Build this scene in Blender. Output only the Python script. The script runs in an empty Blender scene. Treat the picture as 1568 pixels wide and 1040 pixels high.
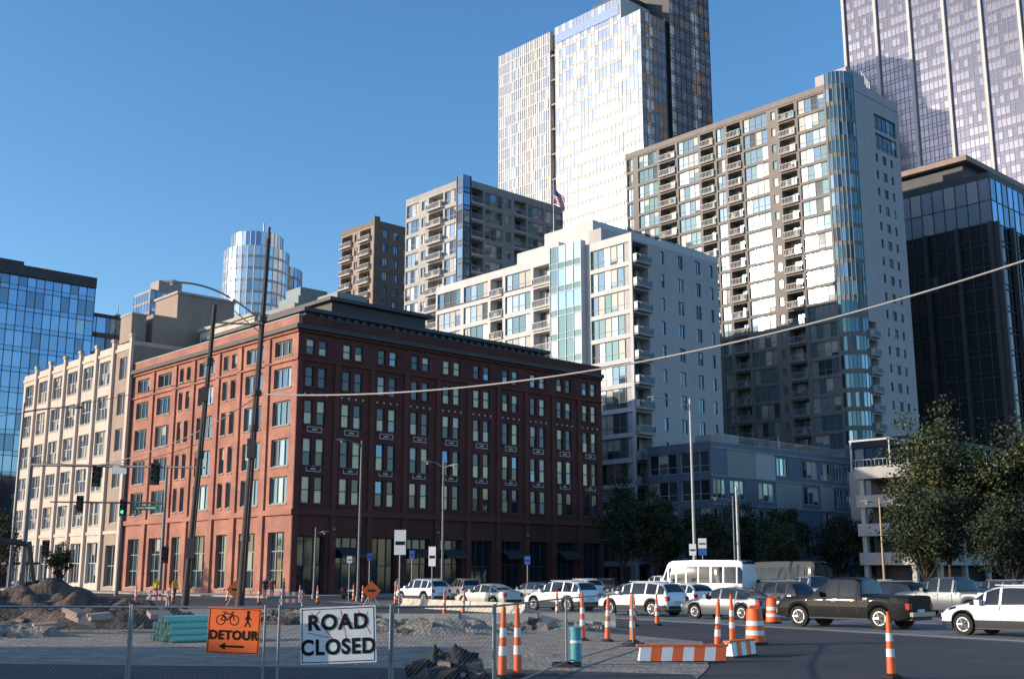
import bpy, bmesh, math, random
from mathutils import Vector, Matrix, noise
random.seed(7)
sc=bpy.context.scene
sc.view_settings.view_transform='Standard'
sc.view_settings.look='None'
sc.view_settings.exposure=0
# ------------------------------------------------------------ sun / sky
S=Vector((-1716,-289,453.5)).normalized()
EL=math.asin(S.z); AZ=math.atan2(S.x,S.y)
w=bpy.data.worlds.new("World"); sc.world=w; w.use_nodes=True
nt=w.node_tree; bg=nt.nodes['Background']
sk=nt.nodes.new('ShaderNodeTexSky'); sk.sky_type='NISHITA'; sk.sun_disc=False
sk.sun_elevation=EL; sk.sun_rotation=AZ%(2*math.pi)
sk.air_density=1.0; sk.dust_density=0.7; sk.ozone_density=3.2; sk.altitude=0
hs=nt.nodes.new('ShaderNodeHueSaturation'); hs.inputs['Saturation'].default_value=1.16; hs.inputs['Value'].default_value=1.6
nt.links.new(sk.outputs[0],hs.inputs['Color']); nt.links.new(hs.outputs[0],bg.inputs[0]); bg.inputs[1].default_value=0.15
sl=bpy.data.lights.new('sun','SUN'); sl.energy=5; sl.angle=math.radians(.5); sl.color=(1,.87,.70)
so=bpy.data.objects.new('sun',sl); sc.collection.objects.link(so)
so.rotation_euler=S.to_track_quat('Z','Y').to_euler(); so.location=(-200,-40,120)
# ------------------------------------------------------------ camera
cd=bpy.data.cameras.new('camera'); cam=bpy.data.objects.new('camera',cd); sc.collection.objects.link(cam)
cam.location=(0,0,2.1); cam.rotation_euler=(math.radians(90+11.6),0,0)
cd.lens=40.04; cd.sensor_width=36; cd.clip_end=6000; sc.camera=cam
# ------------------------------------------------------------ materials
MC={}
def mat(name,col,rough=.8,metal=0,nz=.15,ns=.6,ior=1.5,bump=0,bs=8,coat=0,streak=0):
    if name in MC: return MC[name]
    m=bpy.data.materials.new(name); m.use_nodes=True; n=m.node_tree; b=n.nodes['Principled BSDF']
    b.inputs['Roughness'].default_value=rough; b.inputs['Metallic'].default_value=metal
    b.inputs['IOR'].default_value=ior
    if coat:
        b.inputs['Coat Weight'].default_value=coat; b.inputs['Coat Roughness'].default_value=.05
    c=(*col,1); b.inputs['Base Color'].default_value=c
    if nz>0:
        tc=n.nodes.new('ShaderNodeTexCoord'); t=n.nodes.new('ShaderNodeTexNoise')
        t.inputs['Scale'].default_value=ns; t.inputs['Detail'].default_value=6; t.inputs['Roughness'].default_value=.65
        mp=n.nodes.new('ShaderNodeMapping'); mp.inputs['Scale'].default_value=(1,1,.25 if streak else 1)
        n.links.new(tc.outputs['Object'],mp.inputs[0]); n.links.new(mp.outputs[0],t.inputs[0])
        r=n.nodes.new('ShaderNodeValToRGB')
        r.color_ramp.elements[0].position=.3; r.color_ramp.elements[1].position=.7
        r.color_ramp.elements[0].color=tuple(max(0,x*(1-nz)) for x in col)+(1,)
        r.color_ramp.elements[1].color=tuple(min(1,x*(1+nz)) for x in col)+(1,)
        n.links.new(t.outputs[0],r.inputs[0]); n.links.new(r.outputs[0],b.inputs['Base Color'])
    if bump:
        tc=n.nodes.new('ShaderNodeTexCoord'); t=n.nodes.new('ShaderNodeTexNoise'); t.inputs['Scale'].default_value=bs; t.inputs['Detail'].default_value=5
        bn=n.nodes.new('ShaderNodeBump'); bn.inputs['Strength'].default_value=bump; bn.inputs['Distance'].default_value=.1
        n.links.new(tc.outputs['Object'],t.inputs[0]); n.links.new(t.outputs[0],bn.inputs['Height']); n.links.new(bn.outputs[0],b.inputs['Normal'])
    MC[name]=m; return m
def brickmat(name,c1,c2,mo):
    m=bpy.data.materials.new(name); m.use_nodes=True; n=m.node_tree; b=n.nodes['Principled BSDF']; b.inputs['Roughness'].default_value=.9
    tc=n.nodes.new('ShaderNodeTexCoord'); sp=n.nodes.new('ShaderNodeSeparateXYZ'); ad=n.nodes.new('ShaderNodeMath'); cb=n.nodes.new('ShaderNodeCombineXYZ')
    n.links.new(tc.outputs['Object'],sp.inputs[0]); n.links.new(sp.outputs[0],ad.inputs[0]); n.links.new(sp.outputs[1],ad.inputs[1])
    n.links.new(ad.outputs[0],cb.inputs[0]); n.links.new(sp.outputs[2],cb.inputs[1])
    br=n.nodes.new('ShaderNodeTexBrick'); br.inputs['Scale'].default_value=1; br.inputs['Brick Width'].default_value=.45; br.inputs['Row Height'].default_value=.15
    br.inputs['Mortar Size'].default_value=.012; br.inputs['Color1'].default_value=(*c1,1); br.inputs['Color2'].default_value=(*c2,1); br.inputs['Mortar'].default_value=(*mo,1)
    n.links.new(cb.outputs[0],br.inputs['Vector'])
    t=n.nodes.new('ShaderNodeTexNoise'); t.inputs['Scale'].default_value=.35; t.inputs['Detail'].default_value=7
    n.links.new(tc.outputs['Object'],t.inputs[0])
    r=n.nodes.new('ShaderNodeValToRGB'); r.color_ramp.elements[0].position=.3; r.color_ramp.elements[1].position=.7
    r.color_ramp.elements[0].color=(.68,.68,.68,1); r.color_ramp.elements[1].color=(1.1,1.1,1.1,1)
    n.links.new(t.outputs[0],r.inputs[0])
    mx=n.nodes.new('ShaderNodeMix'); mx.data_type='RGBA'; mx.blend_type='MULTIPLY'; mx.inputs[0].default_value=1
    n.links.new(br.outputs[0],mx.inputs[6]); n.links.new(r.outputs[0],mx.inputs[7]); n.links.new(mx.outputs[2],b.inputs['Base Color'])
    MC[name]=m; return m
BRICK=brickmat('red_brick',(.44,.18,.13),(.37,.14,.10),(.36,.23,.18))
BRICKS=brickmat('shaded_red_brick',(.145,.036,.027),(.115,.027,.02),(.10,.05,.04))  # darkened copy of the red brick, shade painted into the right face
BRICKD=mat('brick_trim',(.13,.036,.027),.85,nz=.2)
DTRIM=mat('dark_trim',(.05,.036,.036),.6,nz=.2)
BEIGE=mat('cream_plaster',(.58,.48,.41),.85,nz=.12,streak=1)
TAN=mat('tan_wall',(.34,.25,.20),.85,nz=.12,streak=1)
BROWN=mat('brown_panel',(.16,.11,.085),.7,nz=.2)
CONC=mat('concrete',(.40,.38,.36),.85,nz=.15,streak=1,bump=.2)
WHITEW=mat('white_stucco',(.58,.555,.545),.85,nz=.08,streak=1)
LILAC=mat('grey_stucco',(.46,.41,.41),.85,nz=.08,streak=1)
GREYW=mat('grey_panel',(.27,.245,.235),.6,nz=.12,streak=1)
TAUPE=mat('taupe_panel',(.20,.17,.155),.7,nz=.12,streak=1)
DGREY=mat('charcoal_panel',(.05,.047,.052),.6,nz=.2)
BLUEP=mat('blue_grey_panel',(.10,.125,.17),.6,nz=.15,streak=1)
FRAME=mat('window_frame',(.42,.43,.45),.5,nz=.05)
FRAMED=mat('dark_frame',(.05,.05,.06),.5,nz=.05)
RAIL=mat('railing_metal',(.4,.4,.41),.5,.3,nz=.05)
GREENF=mat('green_frame',(.17,.23,.23),.5,nz=.05)
ROOF=mat('roof_membrane',(.2,.2,.2),.9)
def gl(name,c,metal,rough=.05,ior=1.6): return mat(name,c,rough,metal,nz=0,ior=ior)
G_D=gl('glass_dark',(.02,.025,.032),0,.05,1.7)
G_B=gl('glass_blue',(.15,.22,.29),.75,.05)
G_L=gl('glass_light',(.36,.42,.46),.8,.06)
G_W=gl('glass_bright',(.70,.71,.71),.85,.09)
G_FR=gl('glass_sky_glare',(.60,.61,.62),.55,.18)  # whitened base paints a blown-out sky reflection into the panes
G_FR2=gl('glass_sky_glare_blue',(.40,.46,.55),.65,.12)  # bluer version, sky reflection also painted into its base
G_BL=gl('glass_with_blinds',(.45,.41,.36),.0,.1,1.7)
G_CR=gl('glass_cream_reflection',(.66,.50,.27),.0,.12,1.8)  # cream base paints in reflections of sunlit buildings
G_T=gl('glass_teal',(.14,.22,.23),.7,.05)
G_K=gl('glass_black',(.022,.025,.03),.2,.05,1.7)
G_P=gl('glass_mauve',(.24,.23,.29),.6,.18)
G_P2=gl('glass_mauve_deep',(.17,.17,.23),.65,.15)
G_SK=gl('glass_sky',(.26,.38,.52),.85,.05)
G_SK2=gl('glass_sky_deep',(.21,.32,.45),.85,.05)
G_WARM=gl('glass_warm_tint',(.38,.25,.16),.5,.1)  # warm tint; on the white skyscraper it paints mirrored brown buildings
# ------------------------------------------------------------ mesh builder
class M:
    def __init__(s): s.v=[]; s.f=[]; s.mi=[]; s.ms=[]; s.x=None; s.sm=[]
    def poly(s,m,pts,sm=False):
        if m not in s.ms: s.ms.append(m)
        b=len(s.v)
        for p in pts:
            p=Vector(p)
            if s.x is not None: p=s.x@p
            s.v.append(tuple(p))
        s.f.append(tuple(range(b,b+len(pts)))); s.mi.append(s.ms.index(m)); s.sm.append(sm)
    def mesh(s,m,vs,fs,sm=False):
        if m not in s.ms: s.ms.append(m)
        b=len(s.v); k=s.ms.index(m)
        for p in vs:
            p=Vector(p)
            if s.x is not None: p=s.x@p
            s.v.append(tuple(p))
        for f in fs: s.f.append(tuple(b+i for i in f)); s.mi.append(k); s.sm.append(sm)
    def box(s,m,x0,x1,y0,y1,z0,z1):
        v=[(x0,y0,z0),(x1,y0,z0),(x1,y1,z0),(x0,y1,z0),(x0,y0,z1),(x1,y0,z1),(x1,y1,z1),(x0,y1,z1)]
        s.mesh(m,v,[(0,3,2,1),(4,5,6,7),(0,1,5,4),(1,2,6,5),(2,3,7,6),(3,0,4,7)])
    def tube(s,m,p0,p1,r0,r1=None,n=10,cap=True,sm=True):
        if r1 is None: r1=r0
        p0=Vector(p0);p1=Vector(p1); d=(p1-p0)
        if d.length<1e-6: return
        d.normalize(); a=d.orthogonal().normalized(); b=d.cross(a)
        vs=[]
        for i in range(n):
            t=2*math.pi*i/n; e=a*math.cos(t)+b*math.sin(t)
            vs.append(p0+e*r0); vs.append(p1+e*r1)
        s.mesh(m,vs,[(2*i,2*((i+1)%n),2*((i+1)%n)+1,2*i+1) for i in range(n)],sm)
        if cap:
            s.poly(m,[vs[2*i] for i in range(n)]); s.poly(m,[vs[2*i+1] for i in range(n)])
    def path(s,m,pts,r,n=6):
        for a,b in zip(pts,pts[1:]): s.tube(m,a,b,r,r,n,False)
    def done(s,name,loc=(0,0,0),rz=0,rot=None):
        me=bpy.data.meshes.new(name); me.from_pydata(s.v,[],s.f)
        for k in s.ms: me.materials.append(k)
        me.polygons.foreach_set('material_index',s.mi); me.polygons.foreach_set('use_smooth',s.sm); me.update()
        o=bpy.data.objects.new(name,me); sc.collection.objects.link(o); o.location=loc
        o.rotation_euler=rot if rot else (0,0,rz); return o
# ------------------------------------------------------------ city grid
C0=Vector((-20.85,109)); D1=Vector((.7349,.6782)); D2=Vector((-.6782,.7349)); GA=math.atan2(D1.y,D1.x)
def G(s,t,z=0): p=C0+D1*s+D2*t; return (p.x,p.y,z)
def PF(face,W=0,D=0,oa=0,oo=0):
    if face=='L': return lambda a,z,o: (oo-o,a+oa,z)
    if face=='R': return lambda a,z,o: (a+oa,oo-o,z)
    if face=='B': return lambda a,z,o: (W+o,a+oa,z)
    return lambda a,z,o: (a+oa,D+o,z)
def bf(m,P,mt,a0,a1,z0,z1,o0,o1):
    v=[P(a0,z0,o0),P(a1,z0,o0),P(a1,z0,o1),P(a0,z0,o1),P(a0,z1,o0),P(a1,z1,o0),P(a1,z1,o1),P(a0,z1,o1)]
    m.mesh(mt,v,[(0,3,2,1),(4,5,6,7),(0,1,5,4),(1,2,6,5),(2,3,7,6),(3,0,4,7)])
def qf(m,P,mt,a0,a1,z0,z1,o=0,tilt=0):
    if a1-a0<1e-4 or z1-z0<1e-4: return
    k=[0,0,0,0]
    if tilt:
        x=random.gauss(0,tilt)*(a1-a0)/2; y=random.gauss(0,tilt)*(z1-z0)/2
        k=[-x-y,x-y,x+y,-x+y]
    m.poly(mt,[P(a0,z0,o+k[0]),P(a1,z0,o+k[1]),P(a1,z1,o+k[2]),P(a0,z1,o+k[3])])
def pick(gs):
    r=random.random()*sum(x[1] for x in gs)
    for g,wt in gs:
        r-=wt
        if r<=0: return g
    return gs[-1][0]
def panes(m,P,gs,frame,a0,a1,z0,z1,nx,nz,o,fw=.06,tilt=.004,blind=.0):
    dx=(a1-a0)/nx; dz=(z1-z0)/nz
    for i in range(nx):
        for j in range(nz):
            g=pick(gs); A0=a0+i*dx;A1=A0+dx;Z0=z0+j*dz;Z1=Z0+dz
            if blind and random.random()<blind:
                f=Z1-(Z1-Z0)*random.choice([.3,.45,.6,.8])
                qf(m,P,g,A0,A1,Z0,f,o,tilt); qf(m,P,G_BL,A0,A1,f,Z1,o,tilt)
            else: qf(m,P,g,A0,A1,Z0,Z1,o,tilt)
    if frame:
        for i in range(nx+1):
            c=min(max(a0+i*dx,a0+fw/2),a1-fw/2); bf(m,P,frame,c-fw/2,c+fw/2,z0,z1,o+.01,o+.08)
        for j in range(nz+1):
            c=min(max(z0+j*dz,z0+fw/2),z1-fw/2); bf(m,P,frame,a0,a1,c-fw/2,c+fw/2,o+.012,o+.075)
def opening(m,P,wall,a0,a1,z0,z1,b0,b1,y0,y1,dep,gs,nx=1,nz=1,frame=FRAME,fw=.06,tilt=.004,blind=0,sill=None):
    qf(m,P,wall,a0,b0,z0,z1); qf(m,P,wall,b1,a1,z0,z1); qf(m,P,wall,b0,b1,z0,y0); qf(m,P,wall,b0,b1,y1,z1)
    m.poly(wall,[P(b0,y0,0),P(b0,y1,0),P(b0,y1,-dep),P(b0,y0,-dep)]); m.poly(wall,[P(b1,y0,0),P(b1,y1,0),P(b1,y1,-dep),P(b1,y0,-dep)])
    m.poly(wall,[P(b0,y0,0),P(b1,y0,0),P(b1,y0,-dep),P(b0,y0,-dep)]); m.poly(wall,[P(b0,y1,0),P(b1,y1,0),P(b1,y1,-dep),P(b0,y1,-dep)])
    panes(m,P,gs,frame,b0,b1,y0,y1,nx,nz,-dep,fw,tilt,blind)
    if sill: bf(m,P,sill,b0-.1,b1+.1,y0-.14,y0-.01,.002,.1)
def rail(m,P,a0,a1,z,o,mt=RAIL,h=1.05,sp=.28,ret=0):
    bf(m,P,mt,a0,a1,z+h-.05,z+h,o-.05,o); bf(m,P,mt,a0,a1,z+.08,z+.12,o-.04,o-.005)
    n=max(2,int((a1-a0)/sp))
    for i in range(n+1):
        a=a0+.02+(a1-a0-.04)*i/n; bf(m,P,mt,a-.018,a+.018,z+.12,z+h-.05,o-.04,o-.01)
    if ret:
        for a in (a0,a1-.05): bf(m,P,mt,a,a+.05,z+.08,z+h-.055,o-ret,o-.055)
def facade(m,P,wall,a,z0,z1,nf,bays,gs,frame=FRAME,sp=.7,pier=.5,dep=.25,fw=.07,blind=.12,slab=WHITEW,tilt=.003,po=.75):
    fh=(z1-z0)/nf
    for ty,wd in bays:
        for f in range(nf):
            y=z0+f*fh
            if ty=='s': qf(m,P,wall,a,a+wd,y,y+fh)
            elif ty=='g':
                n=max(2,round((wd-pier)/1.3)); opening(m,P,wall,a,a+wd,y,y+fh,a+pier/2,a+wd-pier/2,y+sp/2,y+fh-sp/2,dep,gs,n,1,frame,fw,tilt,blind)
                zz=y+sp/2+.8; bf(m,P,frame,a+pier/2,a+wd-pier/2,zz,zz+.06,-dep+.014,-dep+.07)
            elif ty=='b':
                opening(m,P,wall,a,a+wd,y,y+fh,a+.2,a+wd-.2,y+.12,y+fh-.3,1.5,gs,max(2,round(wd/1.4)),1,frame,fw,tilt,blind)
                bf(m,P,slab,a+.15,a+wd-.15,y+.0,y+.2,-1.45,po); rail(m,P,a+.17,a+wd-.17,y+.2,po-.03,ret=.7)
                if random.random()<.4:
                    q=a+.5+random.random()*(wd-1.6); bf(m,P,random.choice([DGREY,TAN,BROWN,CONC]),q,q+.7,y+.2,y+.9+random.random()*.4,-.6,min(.2,po-.1))
            elif ty=='w': 
                c=a+wd/2; opening(m,P,wall,a,a+wd,y,y+fh,c-.65,c+.65,y+.85,y+fh-.55,.2,gs,2,1,frame,.06,tilt,blind)
            elif ty=='n':
                c=a+wd/2; opening(m,P,wall,a,a+wd,y,y+fh,c-.4,c+.4,y+.9,y+fh-.6,.2,gs,1,1,frame,.06,tilt,blind)
        a+=wd
    return a
def curtain(m,P,a0,a1,z0,z1,nx,nz,gs,mm,mw=.1,mo=.08,tilt=.003,spandrel=None,sh=.9,vert=True):
    dx=(a1-a0)/nx; dz=(z1-z0)/nz
    for j in range(nz):
        for i in range(nx):
            if spandrel:
                qf(m,P,spandrel,a0+i*dx,a0+i*dx+dx,z0+j*dz,z0+j*dz+sh,0,tilt*.5); qf(m,P,pick(gs),a0+i*dx,a0+i*dx+dx,z0+j*dz+sh,z0+j*dz+dz,0,tilt)
            else: qf(m,P,pick(gs),a0+i*dx,a0+i*dx+dx,z0+j*dz,z0+j*dz+dz,0,tilt)
        bf(m,P,mm,a0,a1,z0+j*dz-mw/2,z0+j*dz+mw/2,.02,mo)
        if spandrel: bf(m,P,mm,a0,a1,z0+j*dz+sh-mw/3,z0+j*dz+sh+mw/3,.02,mo)
    if vert:
        for i in range(nx+1): bf(m,P,mm,a0+i*dx-mw/2,a0+i*dx+mw/2,z0,z1,.021,mo+.01)
def shell(m,wall,W,D,H,roof=ROOF,par=.9,zb=0):
    m.poly(wall,[(W,0,zb),(W,D,zb),(W,D,H),(W,0,H)]); m.poly(wall,[(0,D,zb),(W,D,zb),(W,D,H),(0,D,H)])
    m.poly(roof,[(0.02,0.02,H-.02),(W-.02,0.02,H-.02),(W-.02,D-.02,H-.02),(0.02,D-.02,H-.02)])
    if par:
        m.box(wall,0,.3,0,D,H,H+par); m.box(wall,W-.3,W,0,D,H,H+par); m.box(wall,.3,W-.3,0,.3,H,H+par); m.box(wall,.3,W-.3,D-.3,D,H,H+par)
def plat(m,mt,W,D,z0,z1,o):
    m.box(mt,-o,0,-o,D,z0,z1); m.box(mt,0,W,-o,0,z0,z1)
def units(m,x0,x1,y0,y1,z,n):
    for i in range(n):
        x=random.uniform(x0,x1);y=random.uniform(y0,y1);a=random.uniform(.8,2.4);b=random.uniform(.8,2.4);h=random.uniform(.8,2.2)
        m.box(GREYW,x,x+a,y,y+b,z,z+h)
        if random.random()<.5: m.tube(RAIL,(x+a/2,y+b/2,z+h),(x+a/2,y+b/2,z+h+random.uniform(.5,2.5)),.08)

# ============================ 1 brick building
m=M(); W,D,H=43.3,36.6,26.0
P=PF('R'); bw=W/10
rows=[(8.0,11.9,8.7,11.3),(11.9,15.6,12.3,15.0),(15.6,19.4,16.3,18.7),(19.4,22.7,20.0,22.0),(22.7,25.3,23.2,24.75)]
gR=[(G_CR,4.5),(G_D,6),(G_BL,.8),(G_B,.5)]
for i in range(10):
    a=i*bw
    for k,(z0,z1,y0,y1) in enumerate(rows):
        h=bw/2
        qd=.22
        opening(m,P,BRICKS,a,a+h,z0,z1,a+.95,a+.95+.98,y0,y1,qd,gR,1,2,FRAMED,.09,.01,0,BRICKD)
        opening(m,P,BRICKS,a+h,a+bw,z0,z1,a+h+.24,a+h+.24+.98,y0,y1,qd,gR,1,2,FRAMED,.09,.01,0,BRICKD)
    for zz in (15.55,11.75):
        c=a+bw/2; z=zz
        for q in ((c-.85,c+.85,z,z+.07),(c-.85,c+.85,z+.48,z+.55),(c-.85,c-.78,z+.07,z+.48),(c+.78,c+.85,z+.07,z+.48)): bf(m,P,WHITEW,*q,.003,.04)
        bf(m,P,WHITEW,c-.3,c+.3,z+.2,z+.34,.003,.04)
    for q in range(4):
        c=a+.9+q*.85; bf(m,P,WHITEW,c-.09,c+.09,19.15,19.33,.003,.06)
    bf(m,P,BRICKD,a-.02,a+.55,8.12,22.5,.003,.16)
    o=(i in (0,2,5,7))
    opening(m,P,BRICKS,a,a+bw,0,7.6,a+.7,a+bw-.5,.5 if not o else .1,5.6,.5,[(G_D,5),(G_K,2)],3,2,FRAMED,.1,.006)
    bf(m,P,BRICKD,a-.05,a+.62,0,7.58,.003,.2)
    if i in (1,3,4,6,8):
        y=4.6; m.poly(DTRIM,[P(a+.7,y,.05),P(a+bw-.5,y,.05),P(a+bw-.5,y-.7,1.3),P(a+.7,y-.7,1.3)]); m.poly(DTRIM,[P(a+.7,y-.7,1.3),P(a+bw-.5,y-.7,1.3),P(a+bw-.5,y-.95,1.3),P(a+.7,y-.95,1.3)])
    if i%3==1: m.tube(CONC,P(a+.2,6.3,.2),P(a+.2,6.3,.5),.1); 
P=PF('L'); a=0
lb=[('W',5.4),('W',5.6),('N',4.6),('W',5.6),('N',4.4),('W',5.6),('W',5.4)]
gL=[(G_B,4),(G_SK,2),(G_D,2),(G_L,1.5)]
for ty,wd in lb:
    for (z0,z1,y0,y1) in rows:
        if ty=='W': opening(m,P,BRICK,a,a+wd,z0,z1,a+1.1,a+wd-1.1,y0,y1,.3,gL,3,1,GREENF,.11,.006,.1,TAN)
        else:
            h=wd/2
            opening(m,P,BRICK,a,a+h,z0,z1,a+.9,a+h-.35,y0,y1,.3,gL,1,1,GREENF,.11,.006,.1,TAN); opening(m,P,BRICK,a+h,a+wd,z0,z1,a+h+.35,a+wd-.9,y0,y1,.3,gL,1,1,GREENF,.11,.006,.1,TAN)
    opening(m,P,BRICK,a,a+wd,0,7.6,a+1.2,a+wd-1.2,.6,6.0,.45,[(G_D,4),(G_B,1)],3,3,GREENF,.1,.006,.1,TAN)
    if a>0: bf(m,P,BRICK,a-.4,a+.4,8.12,25.2,.003,.2); bf(m,P,BRICK,a-.45,a+.45,0,7.58,.003,.25)
    a+=wd
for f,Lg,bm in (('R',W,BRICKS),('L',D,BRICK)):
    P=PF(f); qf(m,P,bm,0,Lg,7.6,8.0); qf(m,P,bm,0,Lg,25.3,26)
def plat2(z0,z1,o,ml,mr): m.box(ml,-o,0,-o+.001,D,z0,z1); m.box(mr,-o+.004,W,-o,0,z0-.002,z1+.002)
plat2(7.6,8.1,.28,BRICK,BRICKD); plat2(22.52,22.68,.2,BRICK,BRICKD); plat2(25.3,25.55,.25,BRICK,BRICKD); plat(m,DTRIM,W,D,25.56,26.0,.55)
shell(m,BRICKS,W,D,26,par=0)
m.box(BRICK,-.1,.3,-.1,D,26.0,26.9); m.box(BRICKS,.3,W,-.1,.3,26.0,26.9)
m.box(CONC,-.15,.35,-.15,D+.02,26.9,27.02); m.box(DTRIM,.35,W+.02,-.15,.35,26.9,27.02)
m.box(DTRIM,4.5,39.5,6,26,26,29.0); m.box(DGREY,4,40,5.5,26.5,29.0,29.4)
m.box(DTRIM,9,22,8,22,29.4,31.2); m.box(DGREY,8.4,22.6,7.4,22.6,31.2,31.6)
m.box(BEIGE,7.99,22,22.7,36,26,31.9); m.box(CONC,7.7,22.3,22.61,36.3,31.9,32.3)
P=PF('L',oo=7.98)
for i in range(4): panes(m,P,gL,FRAME,23.4+i*3.2,26+i*3.2,29,31,4,2,.02,.1)
m.box(GREYW,11,15,10,14,31.6,33); units(m,12,20,10,18,31.6,2); units(m,26,38,10,22,29.4,4)
for i in range(30): m.box(DGREY,6+i*1.1,6.5+i*1.1,5.7,5.98,27.5,28.9)
m.done('brick_office_building',G(0,0),GA)

# ============================ 2 cream warehouse
m=M(); W,D=22,35.7; P=PF('L')
nb=7; bw=D/nb; zr=[(7,11.2),(11.2,15.6),(15.6,20),(20,24.4),(24.4,28.8)]
gC=[(G_L,4),(G_B,3),(G_BL,3),(G_W,1.5)]
for i in range(nb):
    a=i*bw
    if i==0:
        for z0,z1 in zr: opening(m,P,TAN,a,a+bw,z0,z1,a+1.4,a+bw-1.6,z0+1,z1-.7,.3,gC,2,1,FRAME,.1)
        opening(m,P,TAN,a,a+bw,0,7,a+1.2,a+bw-1.2,.6,5.4,.4,[(G_D,1)],2,2)
    else:
        for z0,z1 in zr: opening(m,P,BEIGE,a,a+bw,z0,z1,a+.75,a+bw-.75,z0+.9,z1-.5,.35,gC,4,2,FRAME,.1,.006,.2,CONC)
        opening(m,P,BEIGE,a,a+bw,0,7,a+.8,a+bw-.8,.9,5.8,.4,[(G_D,3),(G_B,1)],4,2,FRAME,.1,.006,.1)
    bf(m,P,BEIGE,a-.3,a+.3,0,30.3,.003,.35); bf(m,P,CONC,a-.4,a+.4,30.3,30.7,-.1,.45)
P=PF('L'); qf(m,P,BEIGE,0,D,28.8,29.4)
m.box(BEIGE,-.15,-.003,0,D,6.7,7.1); m.box(BEIGE,-.15,-.003,0,D,28.9,29.3)
shell(m,BEIGE,W,D,29.4,par=.5); m.poly(TAN,[(0,0,0),(W,0,0),(W,0,29.4),(0,0,29.4)])
m.box(TAN,2.5,10,.4,8.5,29.5,33.6); m.box(TAN,6,14,1.2,7.5,33.6,37); m.box(CONC,5.8,14.2,1,7.7,37,37.3)
m.box(TAN,-.25,1.6,.3,3.5,29.9,33.2); m.box(CONC,-.35,1.7,.2,3.6,33.2,33.4)
m.done('cream_warehouse_building',G(-.3,36.9),GA)

# ============================ 3 blue glass offices, left
def glassblock(name,s0,t0,W,D,H,nx,nz,gs,mm,spl=None,dk=False,**k):
    m=M(); 
    curtain(m,PF('R'),0,W,0,H,max(1,int(W/nx)),int(H/nz),gs,mm,spandrel=spl,**k); curtain(m,PF('L'),0,D,0,H,max(1,int(D/nx)),int(H/nz),gs,mm,spandrel=spl,**k)
    shell(m,mm,W,D,H,par=.8); units(m,3,W-5,3,D-5,H,5)
    return m
m=glassblock('a',-45,117,72,24,57,1.6,3.8,[(G_SK2,6),(G_SK,5),(G_B,2),(G_L,.5)],DGREY,G_SK2)
plat(m,DGREY,72,24,55.9,57.9,.5); m.box(DGREY,14,60,5,20,57,60)
m.done('glass_office_building',G(-45,117),GA)
m=glassblock('a',28,124,14,20,52,2,3.8,[(G_SK2,5),(G_SK,3),(G_B,2)],DGREY,BROWN)
m.done('glass_office_building',G(28.5,124),GA)
def W2G(X,Y): d=Vector((X,Y))-C0; return d.dot(D1),d.dot(D2)
s,t=W2G(-115,352); m=glassblock('a',s,t,17,12,90,1.8,3.6,[(G_SK2,4),(G_SK,3),(G_L,.6),(G_B,2)],GREYW,GREYW)
m.box(GREYW,4,12,3,9,90,95); m.done('glass_apartment_tower',G(s,t),GA)
# 5 rounded glass tower
m=M()
def roundtower(m,R,z0,z1,nf,n,gs,mm,cx=0,cy=0):
    fh=(z1-z0)/nf
    for j in range(nf):
        for i in range(n):
            t0=2*math.pi*i/n;t1=2*math.pi*(i+1)/n; e=random.gauss(0,.01)
            p=lambda t,z,r=R:(cx+r*math.cos(t),cy+r*math.sin(t),z)
            m.poly(mm,[p(t0,z0+j*fh),p(t1,z0+j*fh),p(t1,z0+j*fh+.8),p(t0,z0+j*fh+.8)])
            m.poly(pick(gs),[p(t0,z0+j*fh+.8),p(t1,z0+j*fh+.8),p(t1,z0+j*fh+fh,R+e),p(t0,z0+j*fh+fh,R+e)])
    for i in range(n):
        t0=2*math.pi*i/n; m.tube(mm,(cx+R*math.cos(t0),cy+R*math.sin(t0),z0),(cx+R*math.cos(t0),cy+R*math.sin(t0),z1),.15,n=4,sm=False)
    m.poly(ROOF,[(cx+R*math.cos(2*math.pi*i/n),cy+R*math.sin(2*math.pi*i/n),z1) for i in range(n)])
roundtower(m,9.5,0,96,27,32,[(G_FR,5),(G_SK,1),(G_W,6)],FRAME); roundtower(m,7.5,96,101,1,32,[(G_W,4),(G_SK,2)],FRAME)
roundtower(m,8,0,93,26,28,[(G_SK,5),(G_B,3)],GREYW,9,4); m.tube(RAIL,(2,0,101),(2,0,106),.25)
m.done('round_glass_tower',(-76.6,330,0),GA)
# 6 stepped dark roof building
s,t=W2G(-40,204); m=M(); facade(m,PF('R'),GREYW,0,0,50,15,[('w',3)]*5,[(G_B,1),(G_D,1)]); facade(m,PF('L'),GREYW,0,0,50,15,[('w',3)]*4,[(G_B,1),(G_D,1)])
shell(m,GREYW,15,12,50); m.box(GREENF,2,12,2,9,50,53); m.box(GREENF,3,9,3,8,53,55); units(m,1,12,1,9,50.5,3); m.done('stepped_apartment_building',G(s,t),GA)

# ============================ 7 brown apartment
m=M(); facade(m,PF('L'),TAN,0,0,77,24,[('s',1.2),('b',4.6),('w',2.4),('b',4.6)],[(G_B,3),(G_D,3),(G_L,1)],blind=.2)
facade(m,PF('R'),BROWN,0,0,77,24,[('s',1.5),('w',2.9),('w',2.9),('w',2.9),('w',2.9),('s',1.5),('w',2.9),('w',2.9),('w',2.9)],[(G_D,3),(G_B,2),(G_WARM,1)],frame=FRAMED)
m.box(BROWN,-.3,1.2,-.3,-.003,0,79); shell(m,BROWN,23.3,12.8,77,par=1.2); units(m,4,18,2,9,77,4); m.done('brown_apartment_building',G(82,102.5),GA)

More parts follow.
